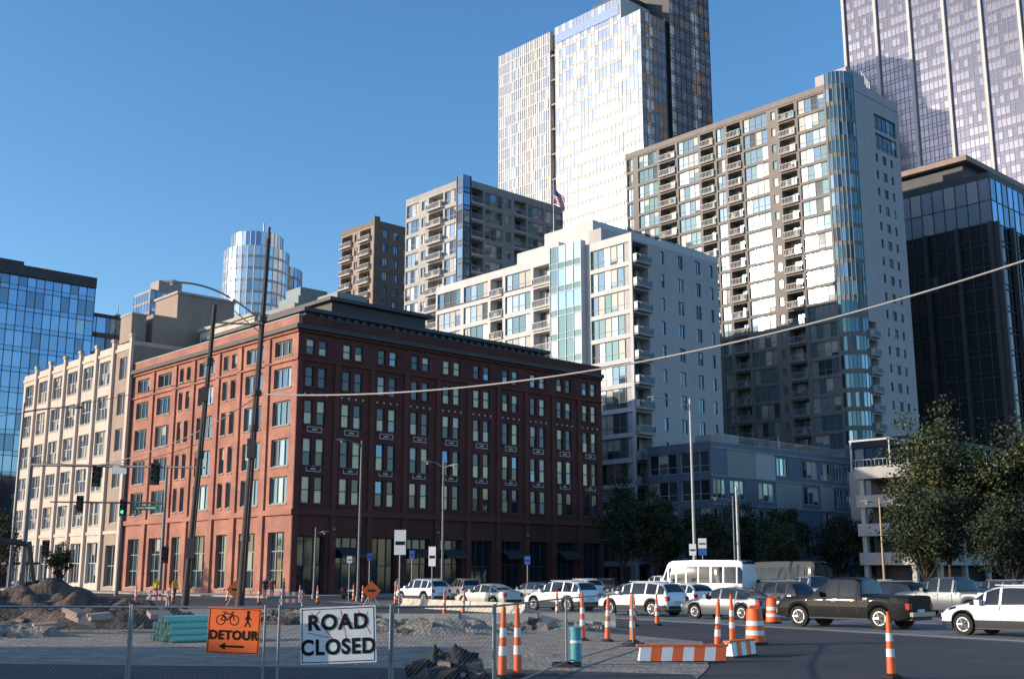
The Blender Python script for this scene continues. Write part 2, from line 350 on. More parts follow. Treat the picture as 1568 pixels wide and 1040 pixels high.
# ============================ 8 grey apartment tower
m=M(); gA=[(G_L,3),(G_B,3),(G_D,1.5),(G_BL,1.5),(G_W,2.2)]
facade(m,PF('L'),CONC,1.3,0,69,22,[('g',4.1),('b',4.5),('w',2.4),('g',4.2)],gA,blind=.2)
facade(m,PF('R'),GREYW,1.3,0,69,22,[('b',3.5),('g',4.7),('w',2.4),('b',3.4),('g',4.6),('g',4.8)],[(G_B,3),(G_D,3),(G_T,2),(G_L,1)],sp=.8,blind=.15,po=.25)
curtain(m,PF('L',oo=-.4),-.4,1.3,0,70.5,1,22,[(G_SK2,3),(G_B,3),(G_D,2)],DGREY,.2,spandrel=G_B); curtain(m,PF('R',oo=-.4),-.4,1.3,0,70.5,1,22,[(G_SK2,3),(G_B,4)],DGREY,.2,spandrel=G_B)
m.poly(GREYW,[(-.4,1.3,0),(0,1.3,0),(0,1.3,70.5),(-.4,1.3,70.5)]); m.poly(GREYW,[(1.3,-.4,0),(1.3,0,0),(1.3,0,70.5),(1.3,-.4,70.5)]); m.poly(GREYW,[(-.4,-.4,70.5),(1.3,-.4,70.5),(1.3,1.3,70.5),(-.4,1.3,70.5)])
shell(m,GREYW,24.7,16.5,69,par=1); m.box(CONC,6,16,4,12,69,71); units(m,3,20,2,13,69,5)
m.done('grey_apartment_tower',G(64,51.1),GA)

# ============================ 9 white / glass mid-rise
m=M(); W,D,H=19.2,42.4,47.0; nf=14
gM=[(G_L,4),(G_T,3),(G_B,2),(G_BL,2),(G_W,1.4),(G_D,1)]
P=PF('L')
a=facade(m,P,WHITEW,0,0,H,nf,[('g',8.2)],gM,GREENF,.6,1.0,blind=.15)
curtain(m,PF('L',oo=-1.0),8.6,14.8,0,H+1.5,4,nf,[(G_L,4),(G_SK,1),(G_T,3),(G_W,1)],FRAME,.12,spandrel=G_T)
for aa in (8.6,14.8): m.poly(WHITEW,[(-1,aa,0),(0,aa,0),(0,aa,H+1.5),(-1,aa,H+1.5)])
m.poly(WHITEW,[(-1,8.6,H+1.5),(0,8.6,H+1.5),(0,14.8,H+1.5),(-1,14.8,H+1.5)])
qf(m,P,WHITEW,8.2,15.4,0,H)
facade(m,P,WHITEW,15.4,0,H,nf,[('b',4.2),('g',6.4),('b',3.2),('g',6.6),('g',6.6)],gM,GREENF,.7,.8,blind=.15,po=.3)
bf(m,P,DGREY,15.4,42.4,H-3.4+.4,H-3.4+.55,.003,.12)
PR=PF('R')
a=facade(m,PR,LILAC,0,0,H,nf,[('b',3.6),('s',1.6),('n',2.6),('s',1),('w',3.2),('s',.8),('w',3.2),('n',3.2)],[(G_B,3),(G_D,3),(G_BL,1),(G_T,1)],GREENF,blind=.2,slab=CONC)
shell(m,WHITEW,W,D,H,par=.9); 
m.box(WHITEW,2,13,9,19,H,H+5.2); m.box(LILAC,1,9,6.5,8.9,H,H+3.2); m.box(WHITEW,1.0,6,15,24,H,H+3); m.box(LILAC,8,18,1.5,6,H,H+1.8); units(m,4,15,25,38,H,6)
m.tube(RAIL,(3,18,H+5.2),(3,18,H+14),.09,.05)
m.done('white_apartment_building',G(55.1,4.9),GA)
def flag(name,loc,sz=3.0,pole=None):
    m=M(); R_=mat('flag_red',(.5,.04,.05),.8,nz=0); W_=mat('flag_white',(.75,.75,.75),.8,nz=0); B_=mat('flag_blue',(.03,.05,.2),.8,nz=0)
    n=12; h=sz*.55
    for j in range(13):
        for i in range(n):
            x0=sz*i/n*.45;x1=sz*(i+1)/n*.45; f=lambda x,z:(x,.25*math.sin(x*5+z*2),z-x*1.1)
            c=B_ if (j>=6 and i<5) else (R_ if j%2==0 else W_)
            z0=h*j/13;z1=h*(j+1)/13
            m.poly(c,[f(x0,z0),f(x1,z0),f(x1,z1),f(x0,z1)])
    m.tube(RAIL,(0,0,-pole),(0,0,h+.3),.06,.05); m.done(name,loc,0)
x,y,_=G(58.1,22.9); flag('flag',(x,y-.0,H+10.6),3.8,8); 
x,y,_=G(52.8,23); flag('flag',(x,y,30.5),2.6,3)

# ============================ 10 big condo tower
m=M(); W,D,H=17,46.2,78.6; nf=27
gT=[(G_L,4),(G_T,4),(G_B,4),(G_BL,1.2),(G_W,1.6),(G_D,1.5)]
P=PF('L'); R=3.2
bays=[('g',5.6),('b',3.4),('n',1.8),('g',5.4),('b',3.2),('g',2.4),('b',3.2),('g',5.2),('b',4.0),('g',5.2),('s',.6),('g',2)]
tot=sum(b[1] for b in bays); 
facade(m,P,TAUPE,R,0,H,nf,[(t,wd*(D-R)/tot) for t,wd in bays],gT,GREENF,.5,.7,blind=.12,slab=GREYW,po=.35)
nseg=8; cz=H+2
for j in range(28):
    z0=j*H/27; z1=z0+H/27
    if z1>cz+1: break
    for i in range(nseg):
        t0=math.pi/2*i/nseg;t1=math.pi/2*(i+1)/nseg
        p=lambda t,z,r=R:(R-r*math.cos(t),R-r*math.sin(t),z)
        m.poly(TAUPE,[p(t0,z0),p(t1,z0),p(t1,z0+.75),p(t0,z0+.75)]); e=random.gauss(0,.008)
        m.poly(pick([(G_L,1.5),(G_T,5),(G_D,2),(G_B,2)]),[p(t0,z0+.75),p(t1,z0+.75),p(t1,z1,R+e),p(t0,z1,R+e)])
for i in range(nseg+1):
    t0=math.pi/2*i/nseg; x=R-(R+.03)*math.cos(t0); y=R-(R+.03)*math.sin(t0); m.tube(GREENF,(x,y,0),(x,y,H+2.9),.07,n=4)
m.poly(ROOF,[(R,R,H+2.9)]+[(R-R*math.cos(math.pi/2*i/nseg),R-R*math.sin(math.pi/2*i/nseg),H+2.9) for i in range(nseg+1)])
P=PF('R')
facade(m,P,LILAC,R,0,H*14/27,14,[('b',2.6)],gT,GREENF,slab=CONC); qf(m,P,LILAC,R,R+2.6,H*14/27,H)
a=R+2.6
facade(m,P,LILAC,a,0,H,27,[('s',2.6)],gT)
facade(m,P,LILAC,a+2.6,0,H-8.7,24,[('n',1.8),('w',3.0),('n',1.7),('s',W-a-2.6-6.5)],[(G_D,3),(G_B,3),(G_T,1)],GREENF,slab=CONC)
facade(m,P,LILAC,a+2.6,H-8.7,H-2,2,[('g',W-a-2.6)],[(G_D,2),(G_T,1)],GREENF,.5,1.6); qf(m,P,LILAC,a+2.6,W,H-2,H)
m.poly(LILAC,[(W,0,0),(W,D,0),(W,D,H),(W,0,H)]); m.poly(LILAC,[(0,D,0),(W,D,0),(W,D,H),(0,D,H)])
m.poly(ROOF,[(R,0,H),(W,0,H),(W,D,H),(0,D,H),(0,R,H)])
m.box(TAUPE,-.1,.3,R,D,H,H+1); m.box(LILAC,R,W,-.1,.3,H,H+1.6); m.box(LILAC,W-.3,W,.3,D,H,H+1)
m.box(GREYW,5,14,8,20,H,H+3); m.box(LILAC,3.4,9,1.2,7,H,H+4.5); units(m,3,14,20,40,H,8)
for k in range(6): m.tube(RAIL,(9+k,1.5+k*.3,H+1),(9+k,1.5+k*.3,H+5.5),.12)
m.done('condominium_tower',G(95.5,-5.1),GA)

# ============================ 11 tall white glass tower
m=M(); gW=[(G_FR,6),(G_W,1.5),(G_FR2,5)]
P=PF('L')
curtain(m,P,0,7.4,0,160,5,40,gW,FRAME,.16,spandrel=WHITEW,sh=.9); curtain(m,P,7.4,34.4,0,167,18,42,gW,FRAME,.16,spandrel=WHITEW,sh=1.0)
curtain(m,P,36.8,60,0,166.5,24,46,[(G_FR,4),(G_FR2,5)],WHITEW,.42,.15)
qf(m,P,DGREY,34.4,36.8,0,166,-1.6)
for aa in (34.4,36.8): m.poly(WHITEW,[(0,aa,0),(1.6,aa,0),(1.6,aa,167),(0,aa,167)])
for k in range(20): bf(m,P,GREYW,34.45,36.75,6+k*8,6.5+k*8,-1.55,-.1)
bf(m,P,G_FR2,8,33.8,161.5,164.5,.16,.2)
m.box(GREYW,4,20,7.5,58,160,166); m.box(DGREY,3,18,9,22,167.2,170); m.poly(WHITEW,[(0,7.4,150),(20,7.4,150),(20,7.4,167),(0,7.4,167)])
P=PF('R')
curtain(m,P,0,10.8,0,160,6,42,[(G_SK,5),(G_SK2,3),(G_WARM,2),(G_L,.6)],GREYW,.12,spandrel=G_SK2)
qf(m,P,FRAMED,10.8,13,0,161,-1); m.poly(DGREY,[(13,-0.0,0),(13,1,0),(13,1,174),(13,0,174)]); m.poly(DGREY,[(10.8,0,0),(10.8,1,0),(10.8,1,161),(10.8,0,161)])
curtain(m,P,13,32,0,175,8,46,[(G_SK2,4),(G_B,4),(G_WARM,.5)],DGREY,.14,spandrel=G_B); m.box(DGREY,13,32,1.01,20,0,175)
m.poly(WHITEW,[(0,60,0),(32,60,0),(32,60,166),(0,60,166)]); m.poly(ROOF,[(0,0,159.9),(13,0,159.9),(13,60,159.9),(0,60,159.9)])
m.poly(WHITEW,[(32,20,0),(32,60,0),(32,60,166),(32,20,166)])
m.done('white_glass_skyscraper',G(171.8,101.4),GA)

# ============================ 12 mauve skyscraper
m=M(); P=PF('L')
curtain(m,P,0,60,0,250,44,70,[(G_P,6),(G_P2,3)],GREYW,.16,spandrel=G_P2,sh=1.2)
for k in range(6): bf(m,P,WHITEW,4+k*11,4.9+k*11,0,250,.1,.9)
curtain(m,PF('R'),0,60,0,250,40,68,[(G_P2,3),(G_B,2)],GREYW,.14,spandrel=G_P2,sh=1.2)
shell(m,GREYW,60,60,250); m.done('glass_skyscraper',G(250.6,23.1),GA)

# ============================ 13 dark glass office
m=M(); gK=[(G_K,6),(G_D,3),(G_B,.25)]
curtain(m,PF('L'),0,30,0,62,14,16,gK,DGREY,.2,.15,spandrel=G_K); curtain(m,PF('R'),0,50,0,62,22,16,gK,DGREY,.2,.15,spandrel=G_K)
for f,Lg in (('L',30),('R',50)):
    P=PF(f)
    for k in range(int(Lg/6)+1): bf(m,P,DGREY,k*6,k*6+.7,0,62,.16,.9)
curtain(m,PF('L'),0,30,62,70,14,2,[(G_FR2,4),(G_W,2)],DGREY,.15); curtain(m,PF('R'),0,50,62,70,22,2,[(G_B,2),(G_SK,2)],DGREY,.15)
shell(m,DGREY,50,30,70,par=1.2); m.box(DGREY,3,30,6,28,70,75); m.box(TAN,1.5,32,4.5,30,75,76)
m.done('dark_glass_office_building',G(131.7,-11.4),GA)

# ============================ 14 blue-grey low building
m=M(); W,D,H=33.4,10.2,17.4
gB=[(G_B,4),(G_L,2),(G_D,3),(G_BL,.7)]
facade(m,PF('L'),BLUEP,0,0,H,5,[('g',5.1),('g',5.1)],gB,FRAME,.9,.6)
P=PF('R'); a=0
for i,wd in enumerate([3.4,3.8,2.2,4.2,3.4,2.6,4.4,3.2,3.0,3.2]):
    for f in range(5):
        y=f*H/5; fh=H/5
        if i in(2,5): qf(m,P,random.choice([BLUEP,GREYW]),a,a+wd,y,y+fh)
        elif random.random()<.25: qf(m,P,random.choice([LILAC,BLUEP,GREYW]),a,a+wd,y,y+fh,0)
        else: opening(m,P,BLUEP,a,a+wd,y,y+fh,a+.35,a+wd-.35,y+.7,y+fh-.4,.2,gB,3,1,FRAME,.07,.006,.2)
    a+=wd
for k in range(1,6): bf(m,P,GREYW,0,W,k*H/5-.1,k*H/5+.08,.003,.12)
shell(m,BLUEP,W,D,H,par=.7); m.box(GREYW,6,10,3,7,H,H+2.4); rail(m,PF('R',oo=.2),.5,W-1,H+.7,0); units(m,12,30,2,8,H,4)
m.done('blue_apartment_building',G(54.3,-7.9),GA)
m=M(); facade(m,PF('R'),DGREY,0,0,20,6,[('g',5)]*8,gB,FRAMED); facade(m,PF('L'),DGREY,0,0,20,6,[('g',5)]*2,gB,FRAMED); shell(m,DGREY,40,10,20); m.done('grey_office_building',G(88.5,-17),GA)

# ============================ 15 parking structure, right
m=M()
for k in range(5):
    z=k*3.0
    m.box(CONC,0,22,0,6.5,z-.02 if k else 0,z+.3) 
    m.box(CONC,-.02,.2,0,6.5,z+.3,z+1.25); m.box(CONC,.2,22,-.02,.2,z+.3,z+1.25)
for x in (0.3,5.5,11,16.5,21.3):
    for y in (.3,5.7): m.box(CONC,x,x+.5,y,y+.5,0,12.2)
m.box(DGREY,3,21.9,3,6.4,0.4,12)
m.box(DGREY,22,60,-1,10,0,13.2); m.box(GREYW,8,60,6.6,12,0,13.6)
for i in range(9):
    bf(m,PF('R',oo=-1.02),G_D,23+i*4,26.4+i*4,.8,5,0,.05); bf(m,PF('R',oo=-1.02),FRAMED,22.8+i*4,23+i*4,.6,5.3,0,.12); bf(m,PF('R',oo=-1.02),G_B,23+i*4,26.4+i*4,7.5,10.5,0,.05)
P=PF('R',oo=6.6,oa=8); rail(m,P,0,52,13.6,0,WHITEW,1.3,.5)
for i in range(14): bf(m,P,WHITEW,i*4,i*4+.12,13.6,17.2,-.2,-.08)
bf(m,P,WHITEW,0,52,17.0,17.2,-.21,-.07)
P=PF('L',oo=8,oa=6.6); rail(m,P,0,5,13.6,0,WHITEW,1.3,.5); bf(m,P,WHITEW,0,5.2,17,17.2,-.2,-.07); bf(m,P,WHITEW,5,5.12,13.6,17,-.2,-.08)
m.box(BRICK,52,56,8,12,13.6,21); m.box(CONC,51.7,56.3,7.7,12.3,21,21.4)
m.done('parking_garage',G(51.7,-35.5),GA)

# unseen block left of the camera, added to shade the foreground
m=M(); facade(m,PF('L'),CONC,0,0,12.8,3,[('g',5)]*8,gB); facade(m,PF('R'),CONC,0,0,12.8,3,[('g',5)]*3,gB); shell(m,CONC,15,40,12.8,par=.4)
facade(m,PF('B',15),CONC,0,0,12.8,3,[('g',5)]*8,gB)
m.done('shadow_caster_block',(-66,-14,0),0)

# ------------------------------------------------------------ ground
ASP=mat('asphalt',(.045,.045,.05),.88,nz=.35,ns=.22,bump=.4,bs=20)
ASPL=mat('asphalt_worn',(.15,.145,.145),.85,nz=.25,ns=.5,bump=.4,bs=25)
DIRT=mat('dirt_gravel',(.29,.245,.20),.95,nz=.45,ns=1.4,bump=1,bs=9)
WALK=mat('sidewalk_concrete',(.33,.31,.29),.9,nz=.15,ns=.8,bump=.2)
PAINT=mat('road_paint',(.7,.7,.68),.7,nz=.25,ns=3); PAINTY=mat('road_paint_yellow',(.6,.4,.05),.7,nz=.25,ns=3)
m=M(); n=64; m.poly(ASP,[(3500*math.cos(2*math.pi*i/n),3500*math.sin(2*math.pi*i/n)+200,0) for i in range(n)]); m.done('ground')
HD=Vector((-.5,.866)); HN=Vector((.866,.5)); RA=math.atan2(HD.y,HD.x)
m=M(); rc=Vector((13.4,47.5))
def rp(u,v,z): p=rc+HD*u+HN*v; return (p.x,p.y,z)
m.poly(ASPL,[rp(-60,-3.4,.004),rp(50,-3.4,.004),rp(50,26,.004),rp(-60,26,.004)])
for k in range(-8,8):
    for v in (1.9,5.5,9.1,16,19.6): m.poly(PAINT,[rp(k*6,v-.07,.008),rp(k*6+3,v-.07,.008),rp(k*6+3,v+.07,.008),rp(k*6,v+.07,.008)])
for v in (12.4,12.7): m.poly(PAINTY,[rp(-60,v-.06,.008),rp(50,v-.06,.008),rp(50,v+.06,.008),rp(-60,v+.06,.008)])
m.poly(PAINT,[rp(-60,-2.8,.008),rp(50,-2.8,.008),rp(50,-2.6,.008),rp(-60,-2.6,.008)])
m.done('road')
m=M()
dp=[(-60,34),(-30,24),(-8,15),(2,17),(4.5,27),(6,37),(2.5,44),(-1,50),(-6,62),(-14,72),(-40,84),(-75,80)]
m.poly(DIRT,[(x,y,.012) for x,y in dp]); m.done('gravel_ground')
m=M(); ASPN=mat('new_asphalt',(.05,.05,.055),.85,nz=.3,ns=.6,bump=.4,bs=25)
m.poly(ASPN,[(-26,14,.016),(3,14,.016),(3.8,25,.016),(-.5,26.5,.016),(-9,27.5,.016),(-26,30,.016)]); m.done('new_pavement')
m=M(); 
m.box(WALK,-5,45,-4.5,0,0,.14); m.box(WALK,-5,0,0,75,0,.14); m.box(WALK,50,92,-13,-7.9,0,.14)
m.box(WALK,46,110,-41,-36.6,0,.14)
m.done('sidewalk',G(0,0),GA)
def mound(name,cx,cy,rx,ry,h,mt,seed,rot=0):
    m=M(); n=44; vs=[];fs=[]
    for i in range(n+1):
        for j in range(n+1):
            x=-1+2*i/n;y=-1+2*j/n; r=math.sqrt(x*x+y*y); b=max(0,1-r*r)
            z=h*b*(.55+.7*noise.noise(Vector((x*2+seed,y*2,seed)))+.35*noise.noise(Vector((x*7,y*7+seed,0))))+.1*noise.noise(Vector((x*20,y*20,seed)))*b
            vs.append((x*rx,y*ry,z-.02))
    for i in range(n):
        for j in range(n): a=i*(n+1)+j; fs.append((a,a+1,a+n+2,a+n+1))
    m.mesh(mt,vs,fs,True)
    rr=random.Random(seed)
    for k in range(int(60*rx*ry/20)+25):
        t=rr.uniform(0,6.28); q=math.sqrt(rr.random())*.95; x=q*math.cos(t)*rx;y=q*math.sin(t)*ry; b=1-q*q; z=h*b*.5
        s=rr.uniform(.06,.26)*(1.4 if rr.random()<.15 else 1)
        c=[(x+sx*s*rr.uniform(.4,1),y+sy*s*rr.uniform(.4,1),z+sz*s*rr.uniform(.3,.8)) for sz in (-1,1) for sx,sy in ((-1,-1),(1,-1),(1,1),(-1,1))]
        m.mesh(rr.choice([mt,TAN,DGREY,mt,mt]),c,[(0,1,2,3),(4,5,6,7),(0,1,5,4),(1,2,6,5),(2,3,7,6),(3,0,4,7)])
    m.done(name,(cx,cy,.012),rot)
DIRTD=mat('dark_soil',(.12,.08,.06),.95,nz=.5,ns=2.5,bump=1,bs=7)
mound('dirt_mound',-22,52,6.5,4,2.3,DIRTD,3,.2); mound('dirt_mound',-16.5,47,4.5,2.5,1.5,DIRTD,5); mound('dirt_mound',-29,60,7,4,2.4,DIRTD,8)
mound('rubble_pile',-3.2,42,4.0,1.8,.8,DIRT,11); mound('rubble_pile',-1.3,24.5,.9,.7,.75,mat('black_rubble',(.03,.03,.03),.9),13); mound('rubble_pile',-18,40,3,1.6,.55,DIRT,17); mound('rubble_pile',1.5,45,3,1.2,.4,DIRT,19); mound('rubble_pile',-11,60,4,1.5,.5,DIRT,21); mound('rubble_pile',-7.5,50,4,1.6,.6,DIRTD,27)
m=M(); rr=random.Random(4)
for k in range(9):
    m.x=Matrix.Translation((rr.uniform(-2.4,2.4),rr.uniform(-.8,.8),.25+.12*k%0.6))@Matrix.Rotation(rr.uniform(-.35,.35),4,'X')@Matrix.Rotation(rr.uniform(-.3,.3),4,'Y')@Matrix.Rotation(rr.uniform(0,3),4,'Z')
    m.box(TAN,-.4,.4,-.25,.3,-.08,.09)
m.done('concrete_slab_debris',(-15,42.5,0))
m=M(); TEAL=mat('mint_plastic',(.20,.58,.46),.4,nz=.1); rr=random.Random(2)
for j in range(4):
    for i in range(8-j):
        y=(i+j*.5)*.215; z=.11+j*.19; o=rr.uniform(-.08,.08)
        m.tube(TEAL,(-.8+o,y,z),(.8+o,y,z),.105,n=14,cap=False); m.tube(FRAMED,(-.78+o,y,z),(.78+o,y,z),.09,n=12)
m.done('pipe_bundle',(-9.9,36.6,.012),math.radians(35))

# ------------------------------------------------------------ barriers, cones
ORG=mat('safety_orange',(.85,.14,.03),.5,nz=.12,ns=4); WHT=mat('reflective_white',(.75,.75,.73),.4,nz=.08,ns=4); BLK=mat('black_rubber',(.02,.02,.02),.7,nz=.1)
def marker(X,Y,h=1.2,lean=0):
    m=M(); m.tube(BLK,(0,0,0),(0,0,.05),.22,.22,n=8,sm=False); m.tube(BLK,(0,0,.05),(0,0,.09),.17,.12,n=8)
    b=[0,.28,.42,.55,.69,.82,.9,1]; cs=[ORG,WHT,ORG,WHT,ORG,ORG,ORG]
    r=lambda f:.095-.05*f
    for i in range(7): m.tube(cs[i],(0,0,.09+(h-.09)*b[i]),(0,0,.09+(h-.09)*b[i+1]),r(b[i])+(.006 if cs[i]==WHT else 0),r(b[i+1])+(.006 if cs[i]==WHT else 0),n=14)
    m.tube(ORG,(0,0,h),(0,0,h+.07),.025,.04,n=10); m.done('traffic_channelizer',(X,Y,.008),random.random()*3,(lean,lean*.6,random.random()*3))
for x,y,h,l in [(-.2,24,1.42,.02),(.12,24.4,1.4,-.03),(2.25,37.5,1.45,0),(3,37,1.35,.03),(3.75,36.5,1.42,-.02),(5.5,31.6,1.35,.05),(6.75,36,1.4,0),(7.8,24.3,1.25,.0),(-11,86,1.2,0),(-14,84,1.2,0),(-18,83,1.2,0),(-21.5,88,1.2,.1),(-25,86,1.2,0),(-8,80,1.2,0),(-29,90,1.2,0),(-4,70,1.2,0),(-2.6,62,1.2,.05),(2.1,54.5,1.25,0),(-32,84,1.2,0),(-3.3,57,1.2,0),(5,48,1.2,0),(-9,92,1.2,0),(6,48.5,1.2,0),(-16,88,1.2,0),(-12.5,92,1.2,0),(-27,92,1.2,0),(-6,90,1.2,0)]: marker(x,y,h,l)
def barrel(X,Y):
    m=M(); m.tube(BLK,(0,0,0),(0,0,.08),.38,n=16)
    zs=[.08,.28,.42,.56,.70,.84,.98,1.05]; cs=[ORG,WHT,ORG,WHT,ORG,ORG,ORG]
    for i in range(7): m.tube(cs[i],(0,0,zs[i]),(0,0,zs[i+1]),.30-.012*i+(0 if cs[i]==ORG else -.006),.295-.012*i+(0 if cs[i]==ORG else -.006),n=20)
    m.box(ORG,-.14,.14,-.02,.02,1.05,1.15); m.done('traffic_barrel',(X,Y,.008))
barrel(7.35,35.5); barrel(11.2,50.3)
def plastic_barrier(X,Y,L,rz,h=.36):
    m=M(); n=int(L/.24)
    for i in range(n):
        c=ORG if i%2 else WHT; x0=-L/2+i*L/n;x1=x0+L/n
        m.mesh(c,[(x0,-.16,0),(x1,-.16,0),(x1+.06,-.09,h),(x0+.06,-.09,h),(x0,.16,0),(x1,.16,0),(x1+.06,.09,h),(x0+.06,.09,h)],[(0,1,2,3),(4,5,6,7),(3,2,6,7),(0,3,7,4),(1,2,6,5)])
    m.box(ORG,-L/2-.03,L/2+.1,-.1,.1,h,h+.05); m.box(BLK,-L/2,L/2,-.2,.2,-.0,.03)
    m.done('striped_barrier',(X,Y,.01),rz)
plastic_barrier(4.1,28.6,2.1,.05); plastic_barrier(5.9,30.6,1.3,.9)
m=M(); m.tube(mat('blue_pipe',(.08,.33,.38),.5),(0,0,0),(0,0,.8),.13,n=16); m.tube(MC['blue_pipe'],(0,0,.8),(0,0,.86),.15,.15,n=16); m.tube(WHT,(0,0,.5),(0,0,.56),.135,n=16); m.done('standpipe',(1.5,27.6,.01))
def jersey(X,Y,L,rz):
    m=M(); pr=[(-.3,0),(-.3,.08),(-.14,.25),(-.09,.55),(.09,.55),(.14,.25),(.3,.08),(.3,0)]
    a=[(-L/2,y,z) for y,z in pr]; b=[(L/2,y,z) for y,z in pr]; T=mat('barrier_concrete',(.5,.44,.36),.9,nz=.2,ns=2)
    for i in range(7): m.poly(T,[a[i],a[i+1],b[i+1],b[i]])
    m.poly(T,a); m.poly(T,b); m.done('concrete_barrier',(X,Y,.01),rz)
for x in (-3.6,-.5,2.6): jersey(x,46.3+.1*x,3.0,.03)
for k in range(5): p=rp(20+k*3.1,-3.9,0); jersey(p[0],p[1],3.0,RA)
def aframe(X,Y,rz,t='b'):
    m=M()
    if t=='d':
        for s_ in (-1,1): m.tube(RAIL,(s_*.55,0,0),(0,0,1.0),.03)
        m.tube(RAIL,(0,.5,0),(0,0,1),.03); m.poly(ORG,[(0,-.03,.45),(.6,-.03,1.05),(0,-.03,1.65),(-.6,-.03,1.05)]); m.poly(BLK,[(-.25,-.035,.98),(.25,-.035,.98),(.25,-.035,1.12),(-.25,-.035,1.12)])
    else:
        for x in (-.6,.6):
            m.tube(WHT,(x,-.3,0),(x,0,1.1),.03); m.tube(WHT,(x,.3,0),(x,0,1.1),.03)
        for z in (.8,.4):
            for i in range(8): m.box(ORG if i%2 else WHT,-.75+i*.1875,-.75+(i+1)*.1875,-.2*(1.1-z)-.06,-.2*(1.1-z)-.02,z,z+.22)
    m.done('construction_sign' if t=='d' else 'construction_barricade',(X,Y,.01),rz)
aframe(-8.8,73,.1,'d'); aframe(-23,76,0); aframe(-13.2,70,.2); aframe(-18.5,78,.1,'d'); aframe(-30,74,0); aframe(12.8,56,.4)

# ------------------------------------------------------------ chain-link fence
GALV=mat('galvanised_steel',(.26,.27,.28),.45,.6,nz=.15,ns=5)
def fence(p0,p1,h=1.55):
    m=M(); d=Vector(p1)-Vector(p0); L=d.length
    for x in (0.02,L-.02): m.tube(GALV,(x,0,0),(x,0,h+.02),.024,n=8)
    for z in (.12,h-.02): m.tube(GALV,(0,0,z),(L,0,z),.019,n=8)
    sp=.085; r=.0018; n=int((L+h)/sp)
    for k in range(n+1):
        c=k*sp-h+.1
        for sg in (0,1):
            x0=c;z0=.12;x1=c+h-.14;z1=h-.02
            if x0<0: z0+=-x0;x0=0
            if x1>L: z1-=x1-L;x1=L
            if x1<=x0: continue
            A=(x0,z0);B=(x1,z1)
            if sg: A=(L-x0,z0);B=(L-x1,z1)
            m.mesh(GALV,[(A[0]-r,0,A[1]+r),(A[0]+r,0,A[1]-r),(B[0]+r,0,B[1]-r),(B[0]-r,0,B[1]+r)],[(0,1,2,3)])
    for x in (0,L): m.box(BLK,x-.18,x+.18,-.3,.3,0,.1)
    m.done('chain_link_fence',(p0[0],p0[1],.012),math.atan2(d.y,d.x))
fp=[(-15.5,21.5),(-12.4,20.9),(-9.4,20.4),(-6.5,20.0),(-4.15,19.8)]
for a,b in zip(fp,fp[1:]): fence(a,b)
fp=[(-3.95,19.8),(-2.05,20),(-.3,20.4),(1.25,27),(3.55,34.5)]
for a,b in zip(fp,fp[1:]): fence(a,b)

# ------------------------------------------------------------ signs
SORG=mat('sign_orange',(.95,.15,.02),.6,nz=.04,ns=5); SWHT=mat('sign_white',(.78,.76,.74),.45,nz=.06,ns=5); SBLK=mat('sign_black',(.015,.015,.015),.7,nz=0,ior=1.2); SPR=mat('spray_paint',(.6,.12,.06),.7,nz=0)
def text(s,size,x,z,parent,off=.012,sx=1):
    cu=bpy.data.curves.new('lettering','FONT'); cu.body=s; cu.size=size; cu.align_x='CENTER'; cu.align_y='CENTER'; cu.offset=off; cu.extrude=.001; cu.space_character=1.12
    o=bpy.data.objects.new('lettering',cu); sc.collection.objects.link(o); cu.materials.append(SBLK)
    o.rotation_euler=(math.pi/2,0,0); o.location=(x,-.014,z); o.scale=(sx,1,1); o.parent=parent
def rring(m,mt,w,h,t,y):
    for q in ((-w,w,h-t,h),(-w,w,-h,-h+t),(-w,-w+t,-h+t,h-t),(w-t,w,-h+t,h-t)): m.box(mt,q[0],q[1],y-.002,y,q[2],q[3])
m=M(); m.box(SORG,-.46,.46,-.008,.008,-.37,.37); rring(m,SBLK,.445,.355,.012,-.0085)
def ring(m,cx,cz,r,t,y,n=18):
    for i in range(n):
        a=2*math.pi*i/n;b=2*math.pi*(i+1)/n
        m.poly(SBLK,[(cx+r*math.cos(a),y,cz+r*math.sin(a)),(cx+r*math.cos(b),y,cz+r*math.sin(b)),(cx+(r-t)*math.cos(b),y,cz+(r-t)*math.sin(b)),(cx+(r-t)*math.cos(a),y,cz+(r-t)*math.sin(a))])
def stroke(m,a,b,t,y,mt=SBLK):
    d=Vector((b[0]-a[0],b[1]-a[1])); n=Vector((-d.y,d.x)).normalized()*t/2
    m.poly(mt,[(a[0]+n.x,y,a[1]+n.y),(b[0]+n.x,y,b[1]+n.y),(b[0]-n.x,y,b[1]-n.y),(a[0]-n.x,y,a[1]-n.y)])
ring(m,-.24,.17,.085,.016,-.0095); ring(m,.0,.17,.085,.016,-.0095)
for a,b in (((-.24,.17),(-.18,.28)),((-.18,.28),(-.04,.27)),((-.2,.26),(-.12,.17)),((-.12,.17),(-.04,.28)),((-.24,.17),(-.12,.17)),((-.05,.3),(0,.17)),((-.05,.3),(-.01,.31)),((-.22,.3),(-.15,.3))): stroke(m,a,b,.017,-.0097)
ring(m,.24,.30,.03,.03,-.0095); 
for a,b,t in (((.24,.27),(.235,.17),.05),((.235,.17),(.19,.07),.025),((.235,.17),(.29,.07),.025),((.24,.25),(.3,.18),.02),((.24,.25),(.185,.19),.02)): stroke(m,a,b,t,-.0098)
stroke(m,(-.18,-.25),(.2,-.25),.035,-.0095); m.poly(SBLK,[(-.25,-.0095,-.25),(-.13,-.0095,-.19),(-.13,-.0095,-.31)])
sg=m.done('detour_sign',(-4.62,19.5,1.17),0,(0,math.radians(1.5),math.radians(-10)))
text('DETOUR',.2,0,-.075,sg,.008)
m=M(); m.box(SWHT,-.64,.64,-.008,.008,-.46,.46); rring(m,SBLK,.615,.435,.014,-.0085)
